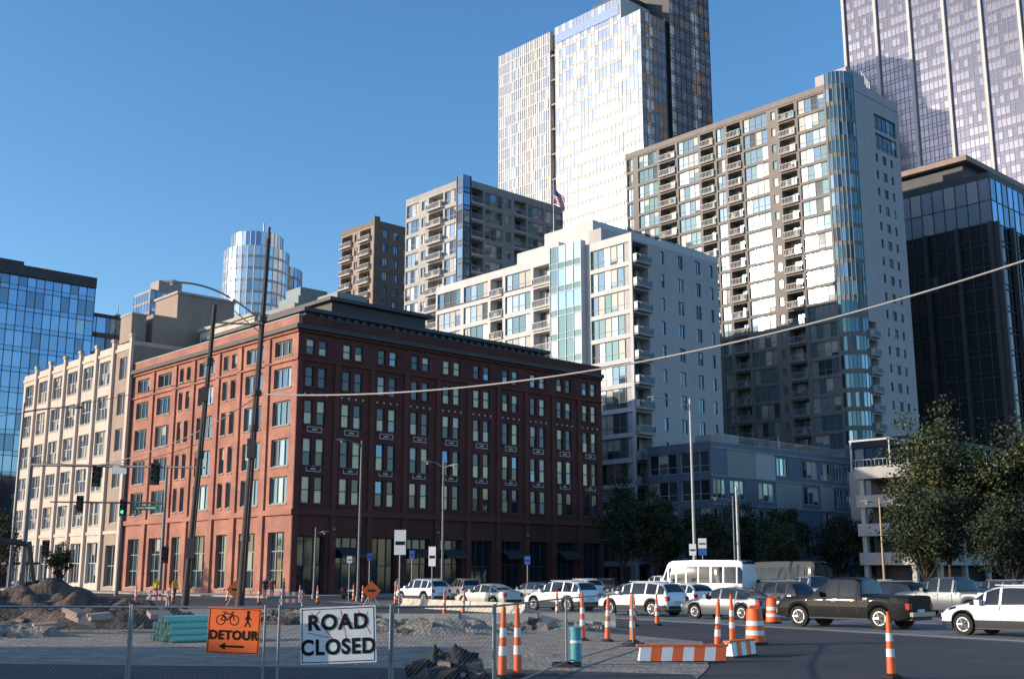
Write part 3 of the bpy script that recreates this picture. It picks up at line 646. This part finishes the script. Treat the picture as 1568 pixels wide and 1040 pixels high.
for a,b in (((-.45,.38),(-.1,-.05)),((-.1,-.05),(-.5,.05)),((-.2,.35),(.45,.1)),((.45,.1),(.5,.36)),((.05,.4),(.15,-.1)),((.35,.38),(.55,.0)),((-.55,.15),(-.3,.4))): stroke(m,a,b,.014,-.010,SPR)
for x in (-.3,.3): m.tube(GALV,(x,.02,-.5),(x,.02,.45),.015)
sg=m.done('road_closed_sign',(-2.9,19.6,1.1),0,(0,math.radians(-2.5),math.radians(-4)))
text('ROAD',.34,0,.2,sg,.012); text('CLOSED',.34,0,-.2,sg,.012,.92)
def postsign(X,Y,H,w,h,c=SWHT,name='traffic_sign',extra=None):
    m=M(); m.tube(GALV,(0,0,0),(0,0,H),.035,n=8); m.box(c,-w/2,w/2,-.05,-.036,H-h,H+.02)
    m.box(SBLK,-w/2+.05,w/2-.05,-.056,-.0505,H-h*.6,H-h*.45)
    if extra: m.box(extra,-w/2,w/2,-.05,-.036,H-h-.5,H-h-.05)
    m.done(name,(X,Y,0),random.uniform(-.2,.1))
postsign(-5.8,60,4.3,.6,1.25); postsign(-5.5,80,3.9,.5,1.3); BLS=mat('sign_blue',(.03,.1,.35),.5)
postsign(-10.8,88,3.6,.4,.5,BLS); postsign(-12.6,90,3.4,.4,.5,SWHT); postsign(-7.6,88,3.8,.4,.6,BLS); postsign(1.2,90,3.4,.45,.6,BLS); postsign(13.9,84.5,4.6,.6,.7,SWHT,extra=BLS); postsign(13.2,84.6,4.2,.5,.8)

# ------------------------------------------------------------ poles and lamps
STEEL=mat('pole_steel',(.16,.16,.17),.55,.3,nz=.15,ns=3); WOODP=mat('dark_pole',(.06,.045,.04),.85,nz=.3,ns=4); PALE=mat('pole_pale',(.38,.37,.35),.5,.2,nz=.1,ns=3); LENS=mat('lamp_lens',(.7,.7,.65),.3,nz=0)
def cobra(m,p,d,s=1,mt=STEEL):
    p=Vector(p); d=Vector(d).normalized(); m.tube(mt,p,p+d*.35*s,.07*s,.14*s); m.tube(mt,p+d*.35*s,p+d*.85*s,.14*s,.06*s); m.tube(LENS,p+d*.4*s-Vector((0,0,.1*s)),p+d*.4*s-Vector((0,0,.2*s)),.12*s,.06*s)
def arm(m,p0,p1,rise,mt,r=.05,n=8):
    p0=Vector(p0);p1=Vector(p1); pts=[]
    for i in range(n+1):
        f=i/n; q=p0.lerp(p1,f); q.z=p0.z+(p1.z-p0.z)*(1-(1-f)**2); pts.append(q)
    m.path(mt,pts,r); return (pts[-1]-pts[-2])
m=M(); m.tube(WOODP,(0,0,0),(.85,0,18.7),.22,.13,n=12)
for z in (3,9,14.8): m.tube(DTRIM,(z*.0455,0,z),(z*.0455+.01,0,z+.5),.26,.26,n=10)
m.box(DTRIM,.4,.8,-.45,-.2,12.5,13.4); m.box(DTRIM,.0,.5,-.45,-.2,3,4.2); m.tube(DTRIM,(.3,-.2,1.5),(.8,-.2,17),.03)
arm(m,(.8,0,17.6),(4,-.3,17.4),0,STEEL,.06)
m.done('utility_pole',(-19.6,70,0))
m=M(); m.tube(WOODP,(0,0,0),(.75,0,23),.25,.14,n=12)
for z in (4,10.7,12.9,17.6): m.tube(DTRIM,(z*.0326,0,z),(z*.0326+.01,0,z+.35),.3,.3,n=10)
m.box(DTRIM,.1,.6,-.5,-.22,9,10.2); m.tube(DTRIM,(.2,-.25,1),(.7,-.22,21),.035); m.tube(DTRIM,(.75,0,23),(.77,0,23.8),.09)
a0=(.55,0,17.6); arm(m,a0,(-4.6,-.6,20.0),2,STEEL,.06,10); cobra(m,(-4.6,-.6,20.0),(-1,-.1,.05),1.1,PALE)
m.tube(STEEL,(.5,0,16.9),(-1.6,-.3,18.6),.03)
m.done('street_lamp',(-16.3,70,0))
def streetlamp(X,Y,H,arms,mt=STEEL,base=.11,name='street_lamp'):
    m=M(); m.tube(mt,(0,0,0),(0,0,.4),.2,.18); m.tube(mt,(0,0,.4),(0,0,H),base,base*.55)
    for dx,dy,dz in arms:
        arm(m,(0,0,H-.6),(dx,dy,H-.6+dz),0,mt,.04); cobra(m,(dx,dy,H-.6+dz),(dx,dy,.02),.9,mt)
    m.done(name,(X,Y,0)); 
streetlamp(-11.9,90,12.4,[(-1.2,-.3,.6)]); streetlamp(-5.4,90,10.8,[(-.9,0,.5),(.6,-.5,.2)]); streetlamp(13.4,85,15,[(-2.5,-.5,.6)],PALE,.14)
streetlamp(27.2,85,7.6,[(-.6,0,.3),(.6,0,.3)],mat('tan_pole',(.42,.30,.16),.6)); streetlamp(-32.4,75,13.2,[(3.2,0,.3)]); streetlamp(-17,100,6,[(.4,0,.2)]); streetlamp(20,104,9,[(-1.2,0,.4)]); streetlamp(-38,112,8,[(1,0,.3)])
SIGY=mat('signal_housing',(.03,.03,.03),.5)
def em(name,c,s):
    m_=mat(name,c,.4,nz=0); b=m_.node_tree.nodes['Principled BSDF']; b.inputs['Emission Color'].default_value=(*c,1); b.inputs['Emission Strength'].default_value=s; return m_
GRN=em('signal_green',(.05,.9,.4),3.0); OFFR=mat('signal_off_red',(.12,.01,.01),.3,nz=0); OFFY=mat('signal_off_amber',(.12,.07,.01),.3,nz=0); OFFG=mat('signal_off_green',(.01,.08,.04),.3,nz=0)
def signal(m,x,y,z,lit=False):
    m.box(SIGY,x-.2,x+.2,y-.12,y+.12,z-1.15,z); m.box(SIGY,x-.3,x+.3,y+.02,y+.04,z-1.28,z+.12)
    for k,c in enumerate((OFFR,OFFY,GRN if lit else OFFG)):
        zz=z-.2-k*.37; m.tube(c,(x,y-.12,zz),(x,y-.135,zz),.13,n=14); m.tube(SIGY,(x,y-.12,zz+.03),(x,y-.32,zz+.05),.15,.15,n=10,cap=False)
m=M(); m.tube(STEEL,(0,0,0),(0,0,9.6),.17,.13); m.tube(STEEL,(0,0,9.1),(12.6,-4.4,8.5),.11,.06)
for x in (5.0,9.2): signal(m,x,-x*.35-.1,8.7+.1)
m.box(SWHT,6.2,7.1,-2.4,-2.38,8.3,8.8)
m.done('traffic_signal',(-31.6,75,0))
m=M(); m.tube(STEEL,(0,0,0),(0,0,10.9),.16,.1); m.tube(STEEL,(0,0,7.8),(-9.5,0,7.9),.1,.06); signal(m,-7.0,-.15,8.3); signal(m,-3.4,-.15,8.0,True)
m.box(mat('sign_green',(.02,.2,.09),.5),-2.6,-.4,-.16,-.14,7.2,7.6); m.box(SWHT,-2.3,-.7,-.165,-.161,7.34,7.46); signal(m,.3,-.2,4.2)
m.done('traffic_signal',(-28.7,95,0))
m=M(); m.tube(STEEL,(0,0,0),(0,0,4.2),.1,.08); signal(m,.0,-.2,4.6); m.done('traffic_signal',(-37,92,0))
CAB=mat('cable_grey',(.42,.39,.37),.7,nz=.1); 
def cable(p0,p1,sag,r,mt,n=30,name='overhead_cable'):
    p0=Vector(p0);p1=Vector(p1); m=M(); pts=[]
    for i in range(n+1):
        f=i/n; q=p0.lerp(p1,f); q.z-=4*sag*f*(1-f); pts.append(q)
    m.path(mt,pts,r); m.done(name)
p0=Vector((-15.75,70,13)); 
m=M(); pts=[]
for i in range(46):
    f=i/45*1.25; q=p0+Vector((39,-20,3.0))*f; q.z-=4*1.86*f*(1-f); pts.append(q)
m.path(CAB,pts,.05,8)
m.done('overhead_cable')
cable((-15.9,70,12.8),(-26.6,73,8.9),.7,.03,CAB); cable((-15.7,70,18),(-18.9,70,17.2),.1,.02,WOODP); cable((-19,70,14),(-60,76,12),1.6,.02,WOODP); cable((-19.1,70,10),(-31.6,75,9.4),.8,.02,WOODP)
m=M(); m.tube(PALE,(0,0,0),(0,0,9),.16,.1); m.box(PALE,-.5,.5,-.05,.05,8.6,8.7); m.done('utility_pole',(18.2,93,0))

# ------------------------------------------------------------ vehicles
GLASSC=mat('car_glass',(.012,.014,.016),.04,0,nz=0,ior=1.55); TYRE=mat('tyre',(.015,.015,.015),.85,nz=0); RIM=mat('alloy_rim',(.5,.5,.52),.3,.8,nz=0); RED=mat('tail_light',(.45,.01,.01),.2,nz=0); HEAD=mat('head_light',(.7,.72,.75),.1,.3,nz=0); CHR=mat('chrome',(.6,.6,.6),.15,.9,nz=0); PLAT=mat('plate',(.6,.6,.6),.5,nz=0); TRIMC=mat('car_trim',(.02,.02,.022),.6,nz=0)
PC={}
def paint(c,metal=0.1):
    k=('car_paint',c)
    if k not in PC:
        dk=max(c)<.1
        m_=mat('car_paint_%d'%len(PC),c,.6 if dk else .35,0 if dk else metal,nz=0,coat=.25 if dk else .35,ior=1.25 if dk else 1.5); PC[k]=m_
    return PC[k]
KD={
 'suv':dict(L=4.7,W=1.9,r=.37,xf=1.45,xr=-1.4,belt=[(-2.35,1.06),(-1.2,1.08),(1.25,1.02),(2.35,.74)],top=[(-2.35,.5),(-2.34,.85),(-2.28,1.1),(-2.14,1.36),(-1.95,1.56),(-1.6,1.64),(-1.0,1.68),(-.3,1.69),(.1,1.67),(.4,1.61),(.7,1.48),(1.25,1.1),(1.5,1.06),(1.9,1.0),(2.15,.9),(2.28,.78),(2.33,.65),(2.35,.45)],pil=[-1.7,-.95,.02,.62]),
 'sedan':dict(L=4.7,W=1.84,r=.33,xf=1.42,xr=-1.38,belt=[(-2.35,.95),(1.0,.94),(2.35,.66)],top=[(-2.35,.45),(-2.33,.85),(-2.25,.99),(-2.1,1.03),(-1.75,1.07),(-1.4,1.23),(-1.0,1.37),(-.7,1.43),(-.3,1.46),(.1,1.44),(.4,1.37),(.7,1.23),(1.12,.99),(1.4,.95),(1.8,.89),(2.1,.79),(2.25,.7),(2.32,.6),(2.35,.42)],pil=[-1.05,-.12,.5]),
 'hatch':dict(L=4.3,W=1.8,r=.33,xf=1.3,xr=-1.28,belt=[(-2.15,.98),(1.0,.96),(2.15,.68)],top=[(-2.15,.45),(-2.13,.9),(-2.05,1.08),(-1.9,1.28),(-1.65,1.43),(-1.2,1.5),(-.6,1.53),(.1,1.5),(.5,1.38),(1.1,1.02),(1.4,.99),(1.75,.92),(2.0,.78),(2.1,.66),(2.15,.45)],pil=[-1.4,-.7,.02,.55]),
 'pickup':dict(L=5.9,W=2.02,r=.41,xf=1.85,xr=-1.75,belt=[(-2.95,1.2),(1.2,1.22),(2.95,1.0)],top=[(-2.95,.55),(-2.94,1.26),(-1.02,1.27),(-.98,1.3),(-.88,1.8),(-.72,1.9),(-.4,1.93),(.3,1.92),(.55,1.86),(.8,1.7),(1.3,1.29),(1.6,1.25),(2.5,1.17),(2.75,1.08),(2.9,.95),(2.94,.8),(2.95,.5)],pil=[-.8,.0,.66],bed=(-2.85,-1.02)),
 'van':dict(L=7.2,W=2.2,r=.42,xf=2.5,xr=-2.1,belt=[(-3.6,1.45),(2.9,1.45),(3.6,1.1)],top=[(-3.6,.5),(-3.58,2.7),(-3.5,2.88),(-3.3,2.96),(0,3.0),(2.0,2.95),(2.3,2.82),(2.45,2.65),(2.95,1.6),(3.1,1.45),(3.4,1.33),(3.55,1.1),(3.59,.9),(3.6,.5)],pil=[-3.2,-2.2,-1.2,-.2,.8,1.6,2.3]),
}
def interp(pts,x):
    if x<=pts[0][0]: return pts[0][1]
    for (a,b),(c,d) in zip(pts,pts[1:]):
        if x<=c: return b+(d-b)*(x-a)/(c-a)
    return pts[-1][1]
CARM={}
def carmesh(kind,pc,metal=.1):
    key=(kind,pc)
    if key in CARM: return CARM[key]
    k=KD[kind]; PT=paint(pc,metal); m=M(); L,W,r=k['L'],k['W'],k['r']; hw=W/2; AR=r+.07
    xs=set(x for x,_ in k['top'])|set(-L/2+L*i/44 for i in range(45))
    for c in (k['xf'],k['xr']):
        for f in (-1,-.97,-.88,-.7,-.4,0,.4,.7,.88,.97,1): xs.add(c+AR*f)
    for p in k['pil']: xs.add(p-.045); xs.add(p+.045)
    xs=sorted(xs); q=[xs[0]]
    for x in xs[1:]:
        if x-q[-1]>.008: q.append(x)
    xs=q; g0=.26 if kind!='pickup' else .38
    def ringp(x):
        top=interp(k['top'],x); belt=min(interp(k['belt'],x),top-.03); bot=g0
        e=abs(x)/(L/2); 
        if e>.9: bot=g0+.08*(e-.9)/.1
        for c in (k['xf'],k['xr']):
            d=abs(x-c)
            if d<AR: bot=max(bot,r+math.sqrt(AR*AR-d*d))
        bot=min(bot,belt-.05)
        w_=hw*(1-.13*e**7); cab=min(1,max(0,(top-belt-.05)/.5))
        wr=w_*(1-.06-(.19 if kind!='van' else .05)*cab)
        return [(x,w_-.05,bot),(x,w_,bot+.35*(belt-bot)),(x,w_-.01,bot+.75*(belt-bot)),(x,w_-.05,belt),(x,wr,top-.05-.02*cab-(.35 if kind=='van' and cab>.5 else 0)),(x,wr-.12,top-.005),(x,wr*.5,top+.015),(x,0,top+.02)],top-belt
    R_=[ringp(x) for x in xs]
    for (A,ca),(B,cb),x0,x1 in zip(R_,R_[1:],xs,xs[1:]):
        xm=(x0+x1)/2; sl=abs(interp(k['top'],x1)-interp(k['top'],x0))/(x1-x0)
        for j in range(7):
            mt=PT
            if j==3 and min(ca,cb)>.12 and not any(abs(xm-p)<.046 for p in k['pil']): mt=GLASSC
            if j>=5 and sl>.35 and min(ca,cb)>.04 and max(ca,cb)>.15: mt=GLASSC
            if k.get('bed') and k['bed'][0]<xm<k['bed'][1] and j>=5: mt=TRIMC
            if j==0 and kind in('suv','van'): mt=TRIMC
            for s_ in (1,-1):
                f=lambda p:(p[0],p[1]*s_,p[2])
                m.mesh(mt,[f(A[j]),f(B[j]),f(B[j+1]),f(A[j+1])],[(0,1,2,3) if s_==1 else (3,2,1,0)],True)
    for E in (R_[0][0],R_[-1][0]): m.poly(PT,[p for p in E]+[(p[0],-p[1],p[2]) for p in reversed(E)])
    m.box(TRIMC,-L/2+.1,L/2-.1,-hw+.3,hw-.3,g0-.04,.75)
    m.box(TRIMC,k['xr']+AR,k['xf']-AR,-hw+.04,hw-.04,g0-.03,g0+.02)
    for c in (k['xf'],k['xr']):
        for s_ in (1,-1):
            y0=s_*(hw-.26);y1=s_*(hw-.03); m.tube(TYRE,(c,y0,r),(c,y1,r),r,n=24); m.tube(RIM,(c,y1,r),(c,y1+s_*.012,r),r*.66,n=20); m.tube(TRIMC,(c,y1+s_*.012,r),(c,y1+s_*.014,r),r*.56,n=20)
            for q in range(5):
                a=q*2*math.pi/5; m.tube(RIM,(c,y1+s_*.018,r),(c+r*.6*math.cos(a),y1+s_*.018,r+r*.6*math.sin(a)),.045,.03,n=5)
    bt=interp(k['belt'],-L/2)
    for s_ in (1,-1):
        hz=min(.98,bt-.05)
        m.box(RED,-L/2-.015,-L/2+.22,min(s_*(hw-.33),s_*(hw-.10)),max(s_*(hw-.33),s_*(hw-.10)),hz-.22,hz)
        m.box(HEAD,L/2-.22,L/2+.01,min(s_*(hw-.45),s_*(hw-.14)),max(s_*(hw-.45),s_*(hw-.14)),interp(k['belt'],L/2)-.14,interp(k['belt'],L/2)-.01)
        mx=k['pil'][-1]+.12; mz=interp(k['belt'],mx)+.08; m.box(PT,mx-.08,mx+.1,min(s_*(hw-.02),s_*(hw+.17)),max(s_*(hw-.02),s_*(hw+.17)),mz-.06,mz+.1)
        for p in k['pil'][:-1]:
            m.box(TRIMC,p-.008,p+.008,min(s_*(hw-.04),s_*(hw+.002)),max(s_*(hw-.04),s_*(hw+.002)),g0+.2,bt-.06); m.box(CHR,p+.1,p+.28,min(s_*(hw-.03),s_*(hw+.02)),max(s_*(hw-.03),s_*(hw+.02)),bt-.17,bt-.14)
    m.box(PLAT,-L/2-.02,-L/2,-.26,.26,.62,.76); m.box(TRIMC,-L/2-.04,-L/2+.1,-hw+.25,hw-.25,.36,.52); m.box(TRIMC,L/2-.1,L/2+.02,-hw+.35,hw-.35,.38,.62)
    if kind=='pickup': m.box(CHR,-L/2-.14,-L/2,-hw+.15,hw-.15,.5,.66); m.box(CHR,L/2-.02,L/2+.06,-hw+.2,hw-.2,.5,.66)
    if kind=='suv':
        for s_ in (1,-1): m.tube(CHR,(-1.5,s_*.62,1.71),(.3,s_*.62,1.71),.018)
    o=m.done('tmp'); me=o.data; bpy.data.objects.remove(o)
    bm=bmesh.new(); bm.from_mesh(me); bmesh.ops.remove_doubles(bm,verts=bm.verts,dist=.0008); bm.to_mesh(me); bm.free(); me.set_sharp_from_angle(angle=math.radians(38))
    CARM[key]=me; return me
def car(name,kind,X,Y,pc,ang=0,metal=.1,flip=False):
    me=carmesh(kind,pc,metal); o=bpy.data.objects.new(name,me); sc.collection.objects.link(o); o.location=(X,Y,.006); o.rotation_euler=(0,0,RA+ang+(math.pi if flip else 0))
WH=(.75,.75,.74); SIL=(.36,.37,.38); DG=(.05,.055,.06); BK=(.008,.008,.01); RD=(.3,.02,.02); GY=(.14,.15,.16); TN=(.5,.47,.4)
a1=.18
car('suv','suv',-6.6,86,WH,a1); car('sedan','sedan',-1.5,74.3,TN,a1+.05); car('suv','suv',2.9,68,WH,a1+.02); car('suv','suv',6.7,60,WH,a1+.03); car('sedan','sedan',10.3,55.3,GY,a1,.6); car('pickup_truck','pickup',13.6,46.8,BK,.22); car('suv','suv',17.3,40.2,WH,.1)
car('suv','suv',-3.9,95,SIL,-.2,.5); car('sedan','sedan',1.6,88,GY,a1,.5); car('suv','suv',5.6,95,WH,0); car('pickup_truck','pickup',11.4,88,WH,0); car('shuttle_bus','van',13.2,80,WH,.3); car('suv','suv',17.0,79,DG,0)
car('sedan','sedan',16.6,72,RD,.0); car('pickup_truck','pickup',18.2,71,SIL,-.1,.5); car('suv','suv',20,62,BK,.0); car('pickup_truck','pickup',21.6,57.5,GY,.05,.6); car('pickup_truck','pickup',24.8,54,SIL,.15,.6); car('sedan','sedan',7.8,76,SIL,0,.5); car('hatchback','hatch',10.2,70,WH,0)
car('suv','suv',14.3,64,DG,.1,.4); car('hatchback','hatch',27.5,61,DG,0,.4); car('sedan','sedan',25.5,66,SIL,0,.5); car('suv','suv',22.5,74,WH,.1); car('van','van',20.6,88,DG,.1); car('suv','suv',30,72,GY,0,.5); car('sedan','sedan',-13.5,101,BK,-.6); car('suv','suv',-8,103,DG,-.6,.3); car('sedan','sedan',3,101,BK,-.7); car('suv','suv',8.5,103,DG,-.7); car('suv','suv',-42,105,BK,.3); car('sedan','sedan',-47,112,GY,.3); car('sedan','sedan',33,66,WH,0); car('suv','suv',15,92,SIL,.1,.5); car('sedan','sedan',27,80,BK,.1)

# excavator at the left
m=M(); YEL=mat('excavator_paint',(.05,.04,.035),.5,nz=.2); 
for s_ in (-1,1):
    m.box(BLK,-1.8,1.8,s_*1.1-.28,s_*1.1+.28,0.12,.75)
    for e in (-1.8,1.8): m.tube(BLK,(e,s_*1.1-.28,.435),(e,s_*1.1+.28,.435),.315,n=14)
m.box(YEL,-1.9,1.5,-1.2,1.2,.85,1.9); m.box(YEL,-.2,1.4,.2,1.2,1.9,2.9); m.box(GLASSC,.0,1.42,.3,1.22,2.05,2.75); m.tube(BLK,(0,0,.7),(0,0,.9),.8)
m.tube(YEL,(1.2,-.3,1.6),(2.8,-.3,4.2),.3,.24,n=6); m.tube(YEL,(2.8,-.3,4.2),(4.8,-.3,3.9),.24,.16,n=6); m.tube(YEL,(4.7,-.3,4.1),(5.2,-.3,1.6),.18,.12,n=6); m.tube(CHR,(1.5,-.3,2.5),(2.9,-.3,3.9),.07)
m.mesh(BLK,[(4.8,-.8,1.6),(5.5,-.8,1.5),(5.4,-.8,.6),(4.5,-.8,.8),(4.8,.2,1.6),(5.5,.2,1.5),(5.4,.2,.6),(4.5,.2,.8)],[(0,1,2,3),(4,5,6,7),(1,2,6,5),(2,3,7,6),(0,3,7,4)])
m.done('excavator',(-35.5,73,0),.25)
m=M(); 
for x in (0,5): 
    for y in (0,1.6): m.tube(STEEL,(x,y,0),(x,y,2.9),.06)
m.box(DTRIM,-.5,5.5,-.6,2.2,2.9,3.1); m.poly(GLASSC,[(0,1.6,.3),(5,1.6,.3),(5,1.6,2.4),(0,1.6,2.4)]); m.box(WALK,.5,4.5,1,1.4,.45,.52); m.done('bus_shelter',(-43,104,0),GA+1.3)

# ------------------------------------------------------------ people
def person(X,Y,rz,shirt,pants,walk=.25,vest=None):
    vs=[(0,0,.93),(0,0,1.12),(0,0,1.38),(0,.01,1.50),(0,-.02,1.60),(0,-.01,1.70),
        (-.19,0,1.42),(-.25,.03,1.14),(-.24,-.10,.90),(-.24,-.13,.80),
        (.19,0,1.42),(.25,-.04,1.14),(.24,-.14,.92),(.24,-.17,.82),
        (-.10,0,.86),(-.11,-walk*.5,.48),(-.11,-walk*.6,.08),(-.11,-walk*.6-.15,.04),
        (.10,0,.86),(.11,walk*.3,.48),(.11,walk,.10),(.11,walk-.13,.04)]
    es=[(0,1),(1,2),(2,3),(3,4),(4,5),(2,6),(6,7),(7,8),(8,9),(2,10),(10,11),(11,12),(12,13),(0,14),(14,15),(15,16),(16,17),(0,18),(18,19),(19,20),(20,21)]
    rs=[.15,.14,.16,.06,.09,.085,.07,.048,.036,.04,.07,.048,.036,.04,.10,.068,.045,.04,.10,.068,.045,.04]
    me=bpy.data.meshes.new('p'); me.from_pydata(vs,es,[]); o=bpy.data.objects.new('p',me); sc.collection.objects.link(o)
    md=o.modifiers.new('s','SKIN'); sv=me.skin_vertices[0].data
    for i,r in enumerate(rs): sv[i].radius=(r,r*.8 if i<3 else r)
    sv[0].use_root=True
    o.modifiers.new('u','SUBSURF').levels=1
    dg=bpy.context.evaluated_depsgraph_get(); ev=bpy.data.meshes.new_from_object(o.evaluated_get(dg)); bpy.data.objects.remove(o)
    SK=mat('skin',(.42,.25,.18),.6,nz=0); HR=mat('hair',(.04,.025,.02),.8,nz=0)
    ms=[SK,HR,shirt,pants,BLK]; ev.materials.clear()
    for q in ms: ev.materials.append(q)
    for p in ev.polygons:
        c=p.center; z=c.z; k=2
        if z>1.52: k=0 if (c.y<-.02 and z<1.70) else 1
        elif z>1.47: k=0
        elif abs(c.x)>.2 and z<.93: k=0
        elif z<.1: k=4
        elif z<.95: k=3
        p.material_index=k; p.use_smooth=True
    n=bpy.data.objects.new('pedestrian',ev); sc.collection.objects.link(n); n.location=(X,Y,.01); n.rotation_euler=(0,0,rz)
VEST=mat('hi_vis_vest',(.7,.45,.02),.7,nz=0); JN=mat('jeans',(.05,.07,.12),.8,nz=0); SH1=mat('shirt_dark',(.04,.04,.05),.8,nz=0); SH2=mat('shirt_light',(.5,.5,.5),.8,nz=0); SH3=mat('shirt_red',(.35,.05,.04),.8,nz=0)
for x,y,r,s_,w_ in [(-21.2,100,.5,SH1,.25),(-20.5,99.6,.4,SH3,.2),(-19.8,101,2,SH1,.05),(-28.4,93,0,VEST,.1),(-27.2,94,1,VEST,.2),(-44,98,1,SH1,.2),(-36,90,0,SH2,.25),(-9.5,96,1.2,SH2,.2)]: person(x,y,r,s_,JN,w_)

# ------------------------------------------------------------ trees
BARK=mat('bark',(.06,.045,.035),.9,nz=.3,ns=5); LF=[mat('leaf_dark',(.022,.034,.014),.8,nz=.3,ns=2),mat('leaf_mid',(.045,.06,.02),.75,nz=.3,ns=2),mat('leaf_light',(.12,.11,.03),.7,nz=.3,ns=2)]
def tree(X,Y,H,R,seed,nl=70,name='street_tree',dark=0,ls=.2):
    rr=random.Random(seed); m=M(); th=H*.18; m.tube(BARK,(0,0,0),(.1,0,th),.2,.14,n=8)
    tips=[]
    for k in range(8):
        a=k*2*math.pi/8+rr.uniform(-.3,.3); e=rr.uniform(.35,1.2)
        p1=Vector((.1,0,th)); p2=p1+Vector((math.cos(a)*R*.5*math.cos(e),math.sin(a)*R*.5*math.cos(e),(H-th)*.45*math.sin(e)+.4)); m.tube(BARK,p1,p2,.09,.05,n=6)
        for q in range(3):
            p3=p2+Vector((rr.uniform(-1,1)*R*.45,rr.uniform(-1,1)*R*.45,rr.uniform(.1,.8)*(H-th)*.4)); m.tube(BARK,p2,p3,.045,.02,n=5); tips.append(p3)
    cz=th+(H-th)*.5; cl=[]
    for k in range(nl):
        while True:
            v=Vector((rr.uniform(-1,1),rr.uniform(-1,1),rr.uniform(-1,1)))
            if .25<v.length<1: break
        kk=.72+.55*noise.noise(v*2.2+Vector((seed,0,0)))
        cl.append(Vector((v.x*R*kk*(1-.3*max(0,v.z)),v.y*R*kk*(1-.3*max(0,v.z)),cz+v.z*(H-th)*.56*kk)))
    for c in cl+tips:
        cr=rr.uniform(.4,.95)*R/3.4; n=int(rr.uniform(55,120)); cc=rr.random()
        for i in range(n):
            d=Vector((rr.gauss(0,.5),rr.gauss(0,.5),rr.gauss(0,.4)))*cr; p=c+d; s_=rr.uniform(.6,1.2)*ls
            u=Vector((rr.uniform(-1,1),rr.uniform(-1,1),rr.uniform(-.6,.6))).normalized(); v=u.orthogonal().normalized()
            v=Matrix.Rotation(rr.uniform(0,6.28),3,u)@v
            t=rr.random()*.6+cc*.5-dark
            m.poly(LF[2] if t>.8 else LF[1] if t>.4 else LF[0],[p-u*s_*.5,p+v*s_*.36,p+u*s_*.5,p-v*s_*.36])
    m.done(name,(X,Y,0),rr.uniform(0,6))
tree(33.5,89,15.2,5.4,1,210,ls=.27); tree(30.0,84,8.5,3.6,2,120,dark=.3,ls=.24); tree(40,88,15,5,3,180,ls=.27); tree(35,81,7.5,3.8,4,130,dark=.3,ls=.24); tree(45,90,13,4.8,21,120,ls=.26); tree(39.5,81,8,3.8,24,120,dark=.25,ls=.24)
tree(25.5,127,10,3.8,5,90,dark=.5,ls=.26); tree(31,131,10.5,3.8,6,90,dark=.5,ls=.26); tree(21,123,9.5,3.6,7,90,dark=.5,ls=.26); tree(36.5,130,9.5,3.6,8,80,dark=.5,ls=.26); tree(40,128,9,3.4,22,70,dark=.5,ls=.26)  # raised dark value paints the shade on these trees into their leaves
tree(12,126,13,4,9,100,dark=.5,ls=.26); tree(15.5,124,11.5,3.8,10,100,dark=.5,ls=.26); tree(17,130,11,3.6,12,80,dark=.5,ls=.26); tree(28,121,8,3,23,70,dark=.4,ls=.24)
tree(-52,118,9,2.6,15,50); tree(-42,108,5,1.4,16,25)
print('faces',sum(len(o.data.polygons) for o in sc.objects if o.type=='MESH'))
